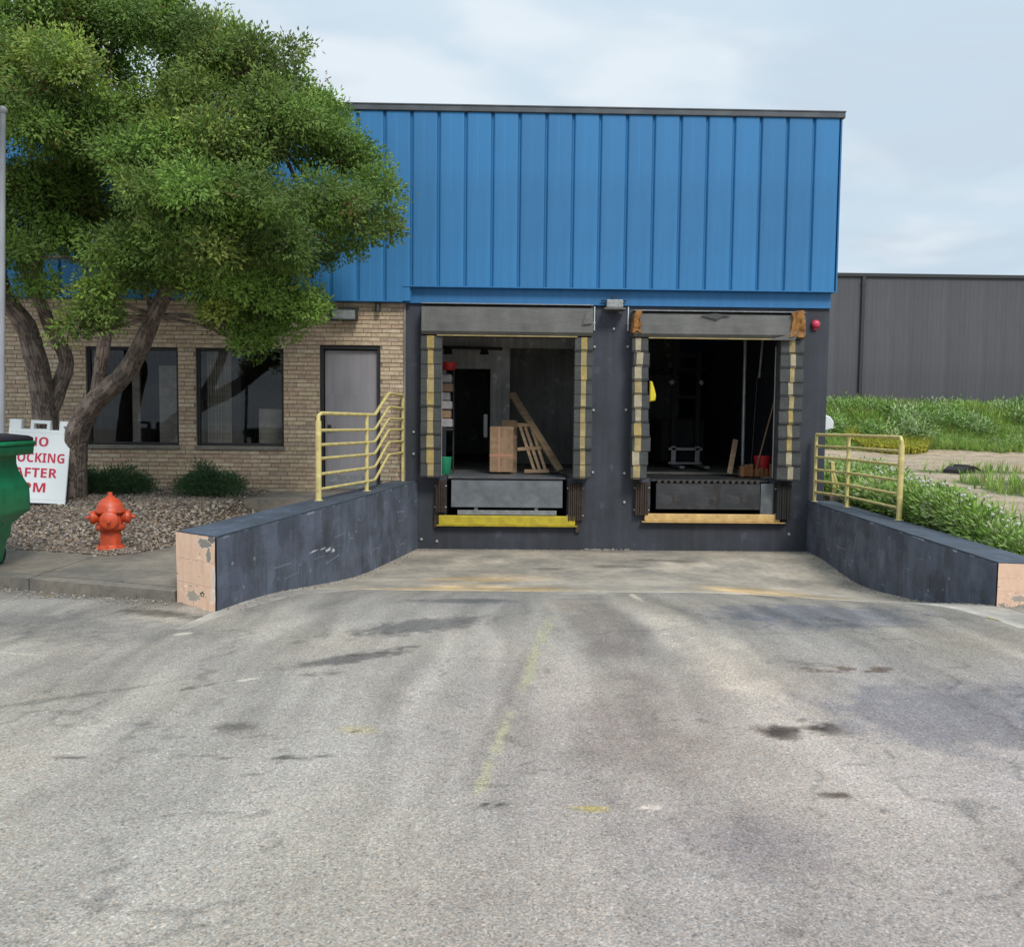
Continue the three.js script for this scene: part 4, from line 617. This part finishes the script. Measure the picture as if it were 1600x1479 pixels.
// ---------------------------------------------------------------- A-frame sign
{
  const s = thing('sandwich_board', 'white plastic A-frame sign with red lettering standing before the tree trunk', 'sign', [-6.43, bedY(-6.43, 1.6) - .01, 1.62], null, .1);
  const font = await new FontLoader().loadAsync('fonts/droid/droid_sans_bold.typeface.json');
  const W = .41, H = 1.2, outline = [[-W, 0], [-W + .1, 0], [-W + .1, .045], [W - .1, .045], [W - .1, 0], [W, 0], [W, H], [W - .16, H], [W - .16, H - .13], [.13, H - .13], [.13, H], [-.13, H], [-.13, H - .13], [-W + .16, H - .13], [-W + .16, H], [-W, H]];
  const hole = [[-.085, H - .12], [.085, H - .12], [.085, H - .045], [-.085, H - .045]];
  const ra = -.14;
  for (const k of [1, -1]) {
    const g = new THREE.Group(); g.name = 'panel' + (k > 0 ? '' : '_001'); s.add(g); g.position.z = k * .18; g.rotation.set(k > 0 ? ra : -ra, 0, -.045, 'XYZ');
    part('board', extr(outline, .03, [hole], .006), MAT.signWhite, g);
    part('border', [bx(-W + .025, W - .025, .1, .112, .0005, .004, 0), bx(-W + .025, W - .025, H - .17, H - .158, .0005, .004, 0)].map((q) => k > 0 ? q : q.translate(0, 0, -.034)), MAT.signWhite, g);
    if (k > 0) {
      const lines = [['NO', .84, .27], ['DOCKING', .615, .73], ['AFTER', .405, .56], ['PM', .2, .29]];
      part('lettering', lines.map(([t, y, w]) => { const q = new TextGeometry(t, { font, size: .13, depth: .004, curveSegments: 5 }); q.computeBoundingBox(); const b = q.boundingBox, k = w / (b.max.x - b.min.x); q.translate(-(b.min.x + b.max.x) / 2, 0, .0005); q.scale(k, 1, 1); return q.translate(-.01, y, 0); }), MAT.signRed, g);
      part('bolt', new THREE.CylinderGeometry(.02, .02, .012, 10).rotateX(Math.PI / 2).translate(W - .08, H - .08, .004), MAT.galv, g);
    }
  }
}

// ---------------------------------------------------------------- green waste cart
{
  const b = thing('waste_cart', 'green plastic waste cart with a dark lid at the left edge of the picture', 'waste cart', [-5.1, .1, 5.35], null, .12);
  const ring = (hw, hd, y, r) => { const o = [], n = 6; for (const [sx, sz, a0] of [[1, 1, 0], [-1, 1, 1], [-1, -1, 2], [1, -1, 3]]) for (let i = 0; i <= n; i++) { const a = (a0 + i / n) * Math.PI / 2; o.push([sx * (hw - r) + Math.cos(a) * r, y, sz * (hd - r) + Math.sin(a) * r]); } return o; };
  const loft = (rings) => { const p = [], ix = [], n = rings[0].length; rings.forEach((r, j) => { r.forEach((v) => p.push(...v)); if (j) for (let i = 0; i < n; i++) { const a = (j - 1) * n + i, b2 = (j - 1) * n + (i + 1) % n, c = a + n, d = b2 + n; ix.push(a, c, b2, b2, c, d); } });
    for (const j of [0, rings.length - 1]) { const c0 = p.length / 3, r = rings[j]; p.push(0, r[0][1], 0); for (let i = 0; i < n; i++) j ? ix.push(c0, j * n + (i + 1) % n, j * n + i) : ix.push(c0, j * n + i, j * n + (i + 1) % n); }
    const g = new THREE.BufferGeometry(); g.setAttribute('position', new THREE.Float32BufferAttribute(p, 3)); g.setIndex(ix); g.computeVertexNormals(); g.setAttribute('uv', new THREE.BufferAttribute(new Float32Array(p.length / 3 * 2), 2)); const q = g.toNonIndexed(); return q; };
  const prof = [[.20, .02], [.235, .035], [.275, .26], [.295, .27], [.305, .40], [.4, .5], [.435, .52], [.44, .56], [.435, .78], [.42, .8], [.365, .93], [.35, 1.0], [.35, 1.08], [.43, 1.09], [.47, 1.1], [.475, 1.16], [.48, 1.19]];
  part('body', loft(prof.map(([w, y]) => ring(w, w * 1.05, y, w * .28))), MAT.bin, b);
  part('rim', loft([[.46, 1.185], [.49, 1.19], [.49, 1.225], [.46, 1.23]].map(([w, y]) => ring(w, w * 1.05, y, w * .25))), MAT.bin, b);
  part('lid', loft([[.47, 1.231], [.475, 1.24], [.47, 1.262], [.44, 1.28], [.3, 1.30], [.1, 1.31]].map(([w, y]) => ring(w, w * 1.05, y, w * .28))), MAT.binLid, b);
  for (const [x, z] of [[.2, .3], [-.2, .3], [.32, 0]]) part('rib', bar([x, .42, z * 1.0], [x * 1.25, .58, z * 1.5 + (z ? 0 : 0)], .03, .02), MAT.bin, b);
  for (const x of [-.18, .18]) part('wheel', new THREE.CylinderGeometry(.11, .11, .05, 20).rotateZ(Math.PI / 2).translate(x, .11, -.24), MAT.rubber, b);
}
{ const p = thing('metal_pole', 'pale grey metal post rising behind the green waste cart at the picture edge', 'pole', [-5.39, .1, 4.3]); p.rotation.z = -.03; part('shaft', cyl(.027, .031, 4.7, 0, 2.35, 0, 20), MAT.pole, p); part('base', cyl(.06, .07, .04, 0, .02, 0, 20), MAT.pole, p); part('cap', new THREE.SphereGeometry(.045, 16, 10).translate(0, 4.7, 0), MAT.pole, p); }

// ---------------------------------------------------------------- the tree
const leafSpray = (n, L, W, spread, seed, droop = .3) => { // a twig's worth of folded leaves round a short stem along +y
  const R = mulberry(seed), p = [];
  for (let i = 0; i < n; i++) {
    const t = i / n, a = i * 2.4 + R(), el = lerp(.2, 1.1, R()) - droop, l = L * (.7 + .6 * R()), w = W * (.75 + .5 * R());
    const base = new THREE.Vector3((R() - .5) * spread * .25, spread * t, (R() - .5) * spread * .25), dir = new THREE.Vector3(Math.cos(a) * Math.cos(el), Math.sin(el), Math.sin(a) * Math.cos(el)), side = new THREE.Vector3(-Math.sin(a), (R() - .5) * .8, Math.cos(a)).normalize(), up = new THREE.Vector3().crossVectors(dir, side);
    const b = base.clone().addScaledVector(dir, spread * .45), m = b.clone().addScaledVector(dir, l * .5), tip = b.clone().addScaledVector(dir, l).addScaledVector(up, -l * .12), s1 = m.clone().addScaledVector(side, w / 2).addScaledVector(up, w * .18), s2 = m.clone().addScaledVector(side, -w / 2).addScaledVector(up, w * .18);
    for (const v of [b, s1, tip, b, tip, s2]) p.push(v.x, v.y, v.z);
  }
  const g = new THREE.BufferGeometry(); g.setAttribute('position', new THREE.Float32BufferAttribute(p, 3)); g.computeVertexNormals(); return g;
};
function limb(pts, r0, r1, rad = 10, wob = .12, seed = 1) {  // tapered, slightly knotty tube
  const c = new THREE.CatmullRomCurve3(pts.map((q) => new THREE.Vector3(...q)), false, 'catmullrom', .5), n = Math.max(6, pts.length * 5), g = new THREE.TubeGeometry(c, n, 1, rad), p = g.attributes.position, uv = g.attributes.uv, len = c.getLength(), v = new THREE.Vector3();
  for (let j = 0; j <= n; j++) { const t = j / n, o = c.getPointAt(t), r = lerp(r0, r1, t); for (let i = 0; i <= rad; i++) { const k = j * (rad + 1) + i; v.fromBufferAttribute(p, k).sub(o).multiplyScalar(r * (1 + wob * (vnoise(j * .7, (i % rad) * 1.3, 0, seed) - .5) * 2)).add(o); p.setXYZ(k, v.x, v.y, v.z); uv.setXY(k, i / rad * Math.max(.2, r0 * 6), t * len); } }
  g.computeVertexNormals(); return g;
}
const CLUMPS = [[-5.76, 6.52, 2.6, .58], [-5.32, 6.63, 2.2, .53], [-5.87, 5.73, 3, .44], [-4.98, 5.58, 3.4, .5], [-5.4, 6.36, 1.6, .41], [-4.7, 6.79, 1.8, .43], [-4.05, 6.29, 2.4, .44], [-3.74, 6.47, 2, .42], [-3.2, 6.0, 2.6, .34], [-2.72, 6.34, 2.2, .2], [-2.95, 5.85, 2.2, .34], [-2.5, 5.62, 2, .34],
  [-3.92, 6.33, 1.2, .4], [-3.73, 5.47, 3, .32], [-2.57, 5.11, 3, .46], [-2.23, 5.08, 2.4, .42], [-1.85, 4.89, 2.2, .37], [-1.58, 4.47, 2.6, .29], [-1.53, 4.08, 2.2, .24], [-1.76, 4, 3.2, .36], [-1.95, 3.76, 2.6, .24], [-2.06, 4.04, 3.6, .39], [-5.36, 4.92, 3.4, .5], [-4.96, 4.99, 3, .5],
  [-4.6, 5.36, 2.4, .47], [-4.25, 4.44, 3.6, .45], [-3.74, 4.8, 3.2, .47], [-3.07, 4.74, 3.4, .46], [-5.93, 4.42, 2.8, .45], [-5.59, 4.46, 2.4, .51], [-5.74, 3.85, 2.6, .43], [-5.38, 4.24, 2, .39], [-3.65, 3.86, 4.2, .39], [-3.1, 3.82, 4.4, .43], [-2.57, 3.76, 4.4, .43], [-2.4, 3.52, 4, .38],
  [-2.97, 3.4, 4.2, .39], [-3.6, 3.53, 4, .36], [-4.3, 3.47, 3.6, .32], [-3.61, 3.18, 3.4, .35], [-3.08, 3.11, 3.4, .42], [-2.61, 3.19, 3.2, .37], [-2.4, 2.9, 3, .28], [-2.87, 2.74, 2.8, .37], [-3.37, 2.78, 3, .34], [-3.12, 2.47, 2.8, .22], [-4.74, 2.72, 3.4, .27], [-4.97, 2.58, 3.4, .16], [-4.62, 3.09, 3.4, .26],
  [-5.73, 3.49, 3.2, .3], [-2.5, 3.57, 2.6, .3], [-4.21, 3.28, 3.2, .26], [-5.73, 3.17, 2.8, .2], [-5.5, 5.3, 4.9, .34], [-5.25, 4.95, 4.9, .22], [-5.9, 5.0, 4.8, .4],
  [-6.6, 6.3, 2.4, .6], [-7.1, 5.4, 2.6, .65], [-6.9, 4.5, 2.2, .6], [-6.5, 5.0, 3.2, .55], [-6.3, 3.9, 3.0, .45], [-7.3, 3.9, 1.8, .5], [-5.9, 7.3, 2.4, .5], [-5.0, 7.3, 2.0, .5], [-4.3, 6.95, 2.1, .3], [-6.2, 5.9, 1.4, .55], [-5.4, 5.7, 1.2, .6], [-4.6, 6.0, 1.2, .5], [-4.0, 5.2, 1.4, .42], [-3.2, 5.4, 1.6, .4], [-5.0, 4.4, 1.3, .42], [-3.3, 4.3, 1.5, .36], [-4.9, 3.75, 2.4, .3], [-4.3, 5.0, 1.3, .5], [-5.6, 5.2, 1.4, .5], [-4.9, 5.3, 1.2, .5], [-3.6, 4.7, 1.5, .45], [-2.7, 4.4, 1.4, .4], [-5.3, 3.7, 1.3, .45], [-2.3, 4.5, 1.5, .35], [-3.9, 3.9, 1.6, .4], [-6.2, 4.6, 1.3, .5], [-4.4, 4.2, 1.4, .4], [-2.9, 5.3, 2.8, .4], [-3.5, 5.9, 2.6, .42], [-4.5, 6.5, 2.6, .42]];
{
  const t = thing('broad_tree', 'broad multi-stemmed leafy tree spreading over the brick office front', 'tree', [-6.2, .35, 1.2]), B = [-6.2, .35, 1.2], L = (pts) => pts.map((q) => q.map((v, i) => v - B[i]));
  const tl = part('trunk', [limb(L([[-6.62, .3, 1.1], [-6.56, .7, 1.15], [-6.51, 1.5, 1.25], [-6.5, 2.13, 1.4], [-6.57, 2.83, 1.6], [-6.72, 3.3, 1.9], [-6.6, 4.2, 2.3], [-6.3, 5.2, 2.5]]), .2, .06, 12, .1, 3), limb(L([[-6.5, 1.5, 1.25], [-6.3, 2.1, 1.2], [-6.23, 2.45, 1.2], [-6.4, 2.95, 1.35], [-6.35, 3.6, 1.7], [-5.9, 4.6, 1.9], [-5.3, 5.6, 1.9]]), .12, .035, 10, .1, 5), limb(L([[-6.4, 2.95, 1.35], [-6.55, 3.3, 1.4], [-6.9, 4.2, 1.4]]), .07, .03, 8, .1, 6)], MAT.bark, t, { keepUV: true });
  part('trunk', [limb(L([[-6.16, .3, 1.25], [-6.1, .5, 1.3], [-6.0, 1.1, 1.45], [-5.85, 1.45, 1.6], [-5.5, 1.8, 1.85], [-4.95, 2.15, 2.2], [-4.6, 2.5, 2.5], [-4.31, 2.85, 2.8], [-3.95, 3.25, 3.1], [-3.5, 3.7, 3.3], [-2.9, 4.2, 3.2]]), .185, .05, 12, .1, 4), limb(L([[-5.5, 1.8, 1.85], [-5.2, 2.6, 2.2], [-5.0, 3.5, 2.2], [-4.6, 4.7, 2.0], [-4.1, 5.8, 1.9]]), .1, .03, 10, .1, 7), limb(L([[-3.95, 3.25, 3.1], [-3.3, 4.3, 2.6], [-2.9, 5.2, 2.4], [-2.75, 6.0, 2.2]]), .08, .025, 8, .1, 8)], MAT.bark, t, { keepUV: true });
  // boughs: from the nearest trunk joint out to each clump of leaves
  const joints = [[-6.3, 5.2, 2.5], [-6.6, 4.2, 2.3], [-5.9, 4.6, 1.9], [-5.3, 5.6, 1.9], [-6.35, 3.6, 1.7], [-4.31, 2.85, 2.8], [-3.5, 3.7, 3.3], [-2.9, 4.2, 3.2], [-5, 3.5, 2.2], [-4.6, 4.7, 2], [-4.1, 5.8, 1.9], [-3.3, 4.3, 2.6], [-2.9, 5.2, 2.4], [-2.75, 6, 2.2]], R = mulberry(17), gs = [];
  for (const [x, y, z, r] of CLUMPS) {
    const j = joints.slice().sort((a, b) => Math.hypot(a[0] - x, a[1] - y, a[2] - z) - Math.hypot(b[0] - x, b[1] - y, b[2] - z))[0], m = j.map((v, i) => lerp(v, [x, y, z][i], .5) + (R() - .5) * .2);
    gs.push(limb(L([j, m, [x, y - r * .2, z]]), .035, .012, 6, .1, 11));
    for (let k = 0; k < 5; k++) { const d = [(R() - .5) * 2, R() * 1.4 - .5, (R() - .5) * 2].map((v) => v * r * .85); gs.push(limb(L([[x, y - r * .2, z], [x + d[0] * .5, y + d[1] * .4, z + d[2] * .5], [x + d[0], y + d[1], z + d[2]]]), .012, .004, 4, 0, 12)); }
  }
  part('bough', gs, MAT.bark, t, { keepUV: true });
  const crown = sub('crown', t), lists = [[], [], []];
  for (const [x, y, z, r] of CLUMPS) {
    const hue = R(), cap = 1 + .25 * (R() - .5), n = Math.round(185 * (r / .4) ** 2);
    const subs = Array.from({ length: 7 }, () => { const a = R() * 6.283, e = (R() - .35) * 1.9, q = r * (.42 + .34 * R()); return [x + Math.cos(a) * Math.cos(e) * q, y + Math.sin(e) * q * .8, z + Math.sin(a) * Math.cos(e) * q * 1.05, r * (.32 + .2 * R()), .6 + .9 * R()]; });
    for (let i = 0; i < n; i++) {
      const s = subs[Math.floor(R() * 7)], a = R() * 6.283, e = Math.asin(lerp(-.75, 1, R())), q = s[3] * (.3 + .68 * Math.sqrt(R())) * (R() < .16 ? 1.25 + .7 * R() : 1), o = [Math.cos(a) * Math.cos(e), Math.sin(e) * .82, Math.sin(a) * Math.cos(e)];
      const px = s[0] + o[0] * q, py = s[1] + o[1] * q, pz = s[2] + o[2] * q; if (pz < .3 && py < 6.65 && px > -14) continue;
      const dir = new THREE.Vector3(o[0], o[1] * .5 + .35 * (R() - .2), o[2]).normalize(), qt = new THREE.Quaternion().setFromUnitVectors(new THREE.Vector3(0, 1, 0), dir).multiply(E(0, R() * 6.3, 0));
      const yel = sm(.5, 1, hue * .5 + R() * .55), k = (.75 + .5 * R()) * cap, c = [lerp(.145, .34, yel * .8) * k * s[4], lerp(.245, .38, yel * .8) * k * s[4], lerp(.04, .07, yel) * k * s[4]], rare = R() < .006; if (rare) { c[0] = .22; c[1] = .12; c[2] = .04; }
      lists[Math.floor(R() * 3)].push([M4(px - B[0], py - B[1], pz - B[2], qt, .8 + .45 * R()), C(...c)]);
    }
  }
  lists.forEach((l, i) => instanced('leaves' + (i ? '_00' + i : ''), leafSpray(20, .052, .026, .16, 70 + i), MAT.leaf, l, crown));
}
// low evergreen shrubs by the brick
function shrub(label, x, z, parts, seed) {
  const y = bedY(x, z), t = thing('juniper_shrub', label, 'shrub', [x, y, z], null), R = mulberry(seed), list = [], st = [];
  for (const [cx, cy, cz, rx, ry, rz, n] of parts) {
    for (let i = 0; i < n; i++) { const a = R() * 6.283, e = Math.asin(R()), q = .35 + .65 * Math.sqrt(R()), o = [Math.cos(a) * Math.cos(e), Math.sin(e), Math.sin(a) * Math.cos(e)], d = new THREE.Vector3(o[0], o[1] + .5, o[2]).normalize(), k = .6 + .7 * R(); list.push([M4(cx + o[0] * rx * q, cy + o[1] * ry * q, cz + o[2] * rz * q, new THREE.Quaternion().setFromUnitVectors(new THREE.Vector3(0, 1, 0), d), .8 + .7 * R()), C(.05 * k, .12 * k, .036 * k)]); }
    for (let i = 0; i < 7; i++) { const a = R() * 6.283; st.push(limb([[cx * .6, -.02, cz * .6], [cx + Math.cos(a) * rx * .3, cy + ry * .3, cz + Math.sin(a) * rz * .3], [cx + Math.cos(a) * rx * .8, cy + ry * (.5 + .3 * R()), cz + Math.sin(a) * rz * .8]], .012, .004, 5, .1, 3)); }
  }
  part('stem', st, MAT.bark, t, { keepUV: true }); instanced('foliage', leafSpray(22, .035, .009, .12, seed + 3, -.2), MAT.needle, list, t);
}
shrub('low dark green shrub between the tree trunk and the left window', -5.95, .62, [[-.32, .0, 0, .26, .24, .22, 240], [.02, 0, 0, .22, .2, .2, 150], [.3, .0, .05, .26, .27, .22, 240], [.55, 0, .1, .18, .12, .16, 60]], 41);
shrub('small dark green spreading shrub under the right window', -4.22, 1.05, [[-.02, 0, 0, .22, .3, .22, 220], [.2, 0, .05, .22, .22, .2, 170], [-.22, 0, 0, .2, .18, .18, 130], [-.12, .12, 0, .08, .26, .08, 40]], 47);

// ---------------------------------------------------------------- open ground right of the building
const terY = (x, z) => { let h = lerp(-.06, .3, sm(6.4, 3.2, z)); h += .05 * sm(2, -14, z) + 1.5 * sm(-21, -28.5, z) + .1 * (fbm(x * .35, z * .35, 4, 0, 400) - .5) * sm(6.2, 4, z); if (z > 5.9) h = Math.min(h, -.01); return h; };
const pathMask = (x, z) => {   // 1 on bare dirt
  const w = (fbm(x * .5, z * .5, 4, 0, 410) - .5) * 2.2, w2 = (fbm(x * 1.2, z * 1.2, 3, 0, 415) - .5) * 1.4;
  const far = sm(-23.5, -22, z + w * .8) * (1 - sm(-6.5, -5, z + w * .6)) * sm(6.5, 8.2, x + w);
  const gap = 1 - .9 * sm(.35, 1.1, 1.3 - Math.hypot((x - 13.5 - w) / 4, (z + 9.5 + w2) / 1.8));
  const edge = 6.1 + (4.7 - z) * .27, near = sm(-.2, .7, x - edge + w2 * .5) * (1 - sm(1.2, 2.2, x - edge - .9 * sm(-3, 3, z) * 2 + w2 * .4)) * sm(-7, -5, z), lot = sm(.2, .8, x - edge + .4) * sm(.8, 1.6, z);
  return Math.min(1, Math.max(far * gap, near, lot * .9));
};
{
  const col = (x, z) => { const p = sm(.35, .65, pathMask(x, z) + (fbm(x * 3, z * 3, 3, 0, 420) - .5) * .5), f = fbm(x, z, 4, 0, 425); const d = [.62 * (.8 + .4 * f), .52 * (.8 + .4 * f), .41 * (.8 + .4 * f)], g = [.14, .2, .05].map((v) => v * (.7 + .6 * f)); return d.map((v, i) => lerp(g[i], v, p)); };
  structure('open_ground', grid([...range(0, 1, 72).map((t) => (z) => lerp(z < 0 ? 5.34 : 5.29 - .09 * z, 12, t)), ...range(12.3, 26, 50), ...range(27, 120, 20)], [...range(-140, -32, 12), ...range(-31, -8, 46), ...range(-7.7, 6.15, 80)], terY, col), MAT.dirt, 'bare dirt track and grassy ground right of the warehouse', 'ground');
}
function tuft(n, h, w, seed, bend = .45) { const R = mulberry(seed), p = []; for (let i = 0; i < n; i++) { const a = R() * 6.283, H = h * (.55 + .6 * R()), d = new THREE.Vector3(Math.cos(a), 0, Math.sin(a)), s = new THREE.Vector3(-d.z, 0, d.x), b = d.clone().multiplyScalar(.03 * R()), m = b.clone().addScaledVector(d, bend * H * .3).setY(H * .6), t = b.clone().addScaledVector(d, bend * H * (.7 + .6 * R())).setY(H), W = w * (.7 + .6 * R()); const b1 = b.clone().addScaledVector(s, W / 2), b2 = b.clone().addScaledVector(s, -W / 2), m1 = m.clone().addScaledVector(s, W * .4), m2 = m.clone().addScaledVector(s, -W * .4); for (const v of [b1, b2, m1, m1, b2, m2, m1, m2, t]) p.push(v.x, v.y, v.z); } const g = new THREE.BufferGeometry(); g.setAttribute('position', new THREE.Float32BufferAttribute(p, 3)); g.computeVertexNormals(); return g; }
{
  const R = mulberry(23), g1 = [], g2 = [], g3 = [], weeds = [], fl = [], yl = [];
  const gc = (b) => { const k = .65 + .7 * R(), y = R(); return R() < .1 ? C(.42 * k, .36 * k, .16 * k) : C(lerp(.24, .42, y * b) * k, lerp(.42, .48, y * b) * k, lerp(.06, .1, y) * k); };
  const yAt = (x, z) => terY(x, z) - .015;
  for (let i = 0; i < 30000; i++) { // berm before the far building
    const z = lerp(-31, -20.5, R()), x = lerp(7, 30, R()); if (pathMask(x, z) > .45 + R() * .4) continue;
    const clump = fbm(x * .45, z * .45, 3, 0, 430), s = (.6 + 1.5 * clump * R()) * lerp(.7, 1.7, sm(-22, -28, z)); (R() < .5 ? g1 : g2).push([M4(x, yAt(x, z), z, E(0, R() * 6.3, 0), s), gc(.4 + clump * .5)]);
  }
  for (let i = 0; i < 9000; i++) { const z = lerp(-21, 5.4, Math.sqrt(R())), x = lerp(5.0, 18, R()); const m = pathMask(x, z); if (x < 5.66 - .1 * z) continue; if (m > .35 + R() * .4 || (m > .2 && R() < .6)) continue; (R() < .5 ? g1 : g3).push([M4(x, yAt(x, z), z, E(0, R() * 6.3, 0), .4 + .5 * R()), gc(.7)]); }
  for (let i = 0; i < 1600; i++) { const z = lerp(-23, 5, R()), x = lerp(6.9, 19, R()); if (R() < fbm(x * .6, z * .6, 3, 0, 436) * 1.1) g3.push([M4(x, yAt(x, z), z, E(0, R() * 6.3, 0), .22 + .3 * R()), gc(.9)]); }
  for (let i = 0; i < 4200; i++) { // rank weeds behind the low wall
    const z = lerp(-4.5, 5.2, R()), e = 5.0 + (5 - z) * .36, x = lerp(5.7 - .1 * z, Math.max(e - .1, 5.95 - .1 * z), Math.pow(R(), .9)); if (x < 5.74 - z * .1) continue; const hgt = lerp(.4, 1.05, fbm(x * 1.4, z * 1.4, 3, 0, 440)) * lerp(.55, 1.0, sm(5.2, 3, z)), k = .6 + .7 * R(), pale = R() < .25;
    weeds.push([M4(x, yAt(x, z) + .4 * hgt * Math.pow(R(), 1.3), z, new THREE.Quaternion().setFromUnitVectors(new THREE.Vector3(0, 1, 0), new THREE.Vector3((R() - .5) * 1.2, 1, (R() - .5) * 1.2).normalize()).multiply(E(0, R() * 6.3, 0)), .6 + .7 * R()), pale ? C(.42 * k, .48 * k, .22 * k) : C(.27 * k, .43 * k, .07 * k)]);
    if (R() < .2) g1.push([M4(x, yAt(x, z), z, E(0, R() * 6.3, 0), .4 + .8 * R()), gc(.5)]);
    if (R() < .09) fl.push([M4(x, yAt(x, z) + .35 + .25 * R(), z, E(R(), R() * 6, R()), .012 + .012 * R()), C(.62, .62, .5)]);
  }
  for (let i = 0; i < 1500; i++) { const a = R() * 6.283, q = Math.sqrt(R()), x = 17.4 + Math.cos(a) * q * 1.7, z = -23.4 + Math.sin(a) * q * 1.6; yl.push([M4(x, yAt(x, z) + .1 + .5 * R() * (1 - q * .5), z, E(R(), R() * 6, R()), .03 + .04 * R()), C(.5, .47 * (.8 + .3 * R()), .03)]); if (R() < .5) g1.push([M4(x, yAt(x, z), z, E(0, R() * 6, 0), .9 + .6 * R()), C(.4, .42, .04)]); }
  const broad = []; for (let i = 0; i < 4200; i++) { const z = lerp(-31, -22, R()), x = lerp(14, 29, R()); if (pathMask(x, z) > .4 || fbm(x * .5 + 7, z * .5, 3, 0, 445) < .48) continue; const k = .55 + .75 * R(), p = R() < .35; broad.push([M4(x, yAt(x, z) + .1 + .55 * R() * fbm(x * .5 + 7, z * .5, 3, 0, 445) * 1.6, z, E((R() - .5) * 1.2, R() * 6.3, (R() - .5) * 1.2), 1.4 + 1.6 * R()), p ? C(.42 * k, .52 * k, .24 * k) : C(.2 * k, .36 * k, .06 * k)]); }
  tag(instanced('bank_weeds', leafSpray(16, .08, .035, .2, 83, .1), MAT.grass, broad), 'broad leafy weeds in patches on the bank before the far dark building', 'weeds');
  tag(instanced('tall_grass', tuft(11, .42, .02, 51), MAT.grass, g1), 'bright green tall grass growing on the bank before the far dark building', 'grass');
  tag(instanced('meadow_grass', tuft(16, .34, .014, 52, .8), MAT.grass, g2), 'softer bending grass mixed in on the bank before the far dark building', 'grass');
  tag(instanced('short_grass', tuft(14, .16, .009, 53, .9), MAT.grass, g3), 'short sparse grass along the bare dirt track', 'grass');
  tag(instanced('weeds', leafSpray(16, .075, .03, .2, 81, .1), MAT.grass, weeds), 'rank leafy weeds growing behind the low wing wall and railing', 'weeds');
  const petal = new THREE.IcosahedronGeometry(1, 0);
  tag(instanced('white_blossoms', petal, MAT.petal, fl), 'tiny white blossoms among the weeds behind the railing', 'flowers');
  tag(instanced('yellow_blossoms', petal, MAT.petal, yl), 'patch of yellow flowers in the grass before the far dark building', 'flowers');
}
{ // scattered stones on the track
  const R = mulberry(29), l = []; for (let i = 0; i < 2600; i++) { const z = lerp(-20, 5.6, Math.pow(R(), .6)), x = lerp(5.6, 15, R()); if (pathMask(x, z) < .5) continue; const k = .7 + .6 * R(), s = .008 + .022 * R() * R(); l.push([M4(x, terY(x, z) + s * .3, z, E(R(), R() * 6, R()), s, s * .6, s), C(.38 * k, .34 * k, .28 * k)]); }
  tag(instanced('track_stones', ICO, MAT.stone, l), 'small loose stones scattered over the dirt track', 'stones');
}
// ---------------------------------------------------------------- far dark building and small things on the open ground
{
  const f = thing('metal_warehouse', 'long dark grey metal-clad building beyond the grassy bank', 'building', [10, 1.2, -31]), H = 8.35, w = 1.0;
  const sec = []; for (let i = 0; i < 4; i++) { const a = i * .25; sec.push([a + .002, 0], [a + .17, 0], [a + .185, .007], [a + .225, .007], [a + .248, 0]); } const o = [...sec.map(([x, z]) => [x, z]), [.998, -.04], [.002, -.04]];
  const g = metres(extr(o, H).rotateX(Math.PI / 2));
  const tones = [0, 1, 2].map((k) => { const m = MAT.farWall.clone(); m.color.multiplyScalar(1 + (k - 1) * .05); return m; }), R = mulberry(9);
  const clad = sub('metal_cladding', f);
  for (let i = 0; i < 34; i++) { const m = new THREE.Mesh(g, tones[Math.floor(R() * 3)]); m.name = i ? 'panel_' + String(i).padStart(3, '0') : 'panel'; m.position.set(i * w, 0, 0); m.castShadow = m.receiveShadow = true; clad.add(m); }
  part('coping', bx(-.1, 34.1, H - .02, H + .16, -.5, .12, .01), MAT.farTrim, f);
  part('downpipe', [bx(9.32, 9.5, 0, H - .03, .02, .15, .01), bx(9.3, 9.52, H - .5, H - .3, .02, .16)], MAT.farTrim, f);
  part('base_wall', bx(-.02, 34.02, -1.6, .05, -.3, .02, 0), MAT.farTrim, f);
  part('core', bx(0, 34, 0, H - .03, -20, -.05, 0), MAT.farTrim, f);
}
{
  const v = thing('vent_hood', 'small white vent hood on the side of the warehouse above the railing', 'vent', [5.36, 1.6, -.42]);
  part('hood', extr([[0, -.1], [.13, -.12], [.27, -.08], [.28, .03], [.22, .12], [.12, .16], [0, .17]], .2, [], .02), MAT.plasticWhite, v); part('flange', bx(0, .014, -.18, .2, -.26, .05, .004), MAT.plasticWhite, v);
  const g = thing('pipe_guard', 'yellow guard bent over a pipe at the side of the warehouse behind the railing', 'pipe guard', [5.62, .32, -.3]);
  part('guard', bar([0, .12, 0], [-.04, .66, 0], .07, .05, .01), MAT.railYellow, g); part('strut', bar([.12, .1, .02], [-.03, .5, .02], .035, .03, .006), MAT.railYellow, g); part('foot', [bx(-.1, .2, .0, .1, -.1, .1, .02), bx(-.06, .16, .1, .15, -.06, .08, .02)], MAT.sidewalk, g);
  const s = thing('rubber_scrap', 'torn black scrap lying in the grass beside the dirt track', 'scrap', [12.6, terY(12.6, -8.6), -8.6], null, .4);
  part('shell', extr([[-.34, 0], [-.3, .1], [-.12, .19], [.02, .15], [.1, .24], [.3, .17], [.36, .05], [.3, 0]], .5, [], .03), MAT.rubber, s); part('strip', tube([[-.4, .04, .1], [-.1, .2, .15], [.2, .12, .2], [.5, .03, .1]], .03, 12, 8, .5), MAT.rubber, s);
}
renderer.render(scene, camera);
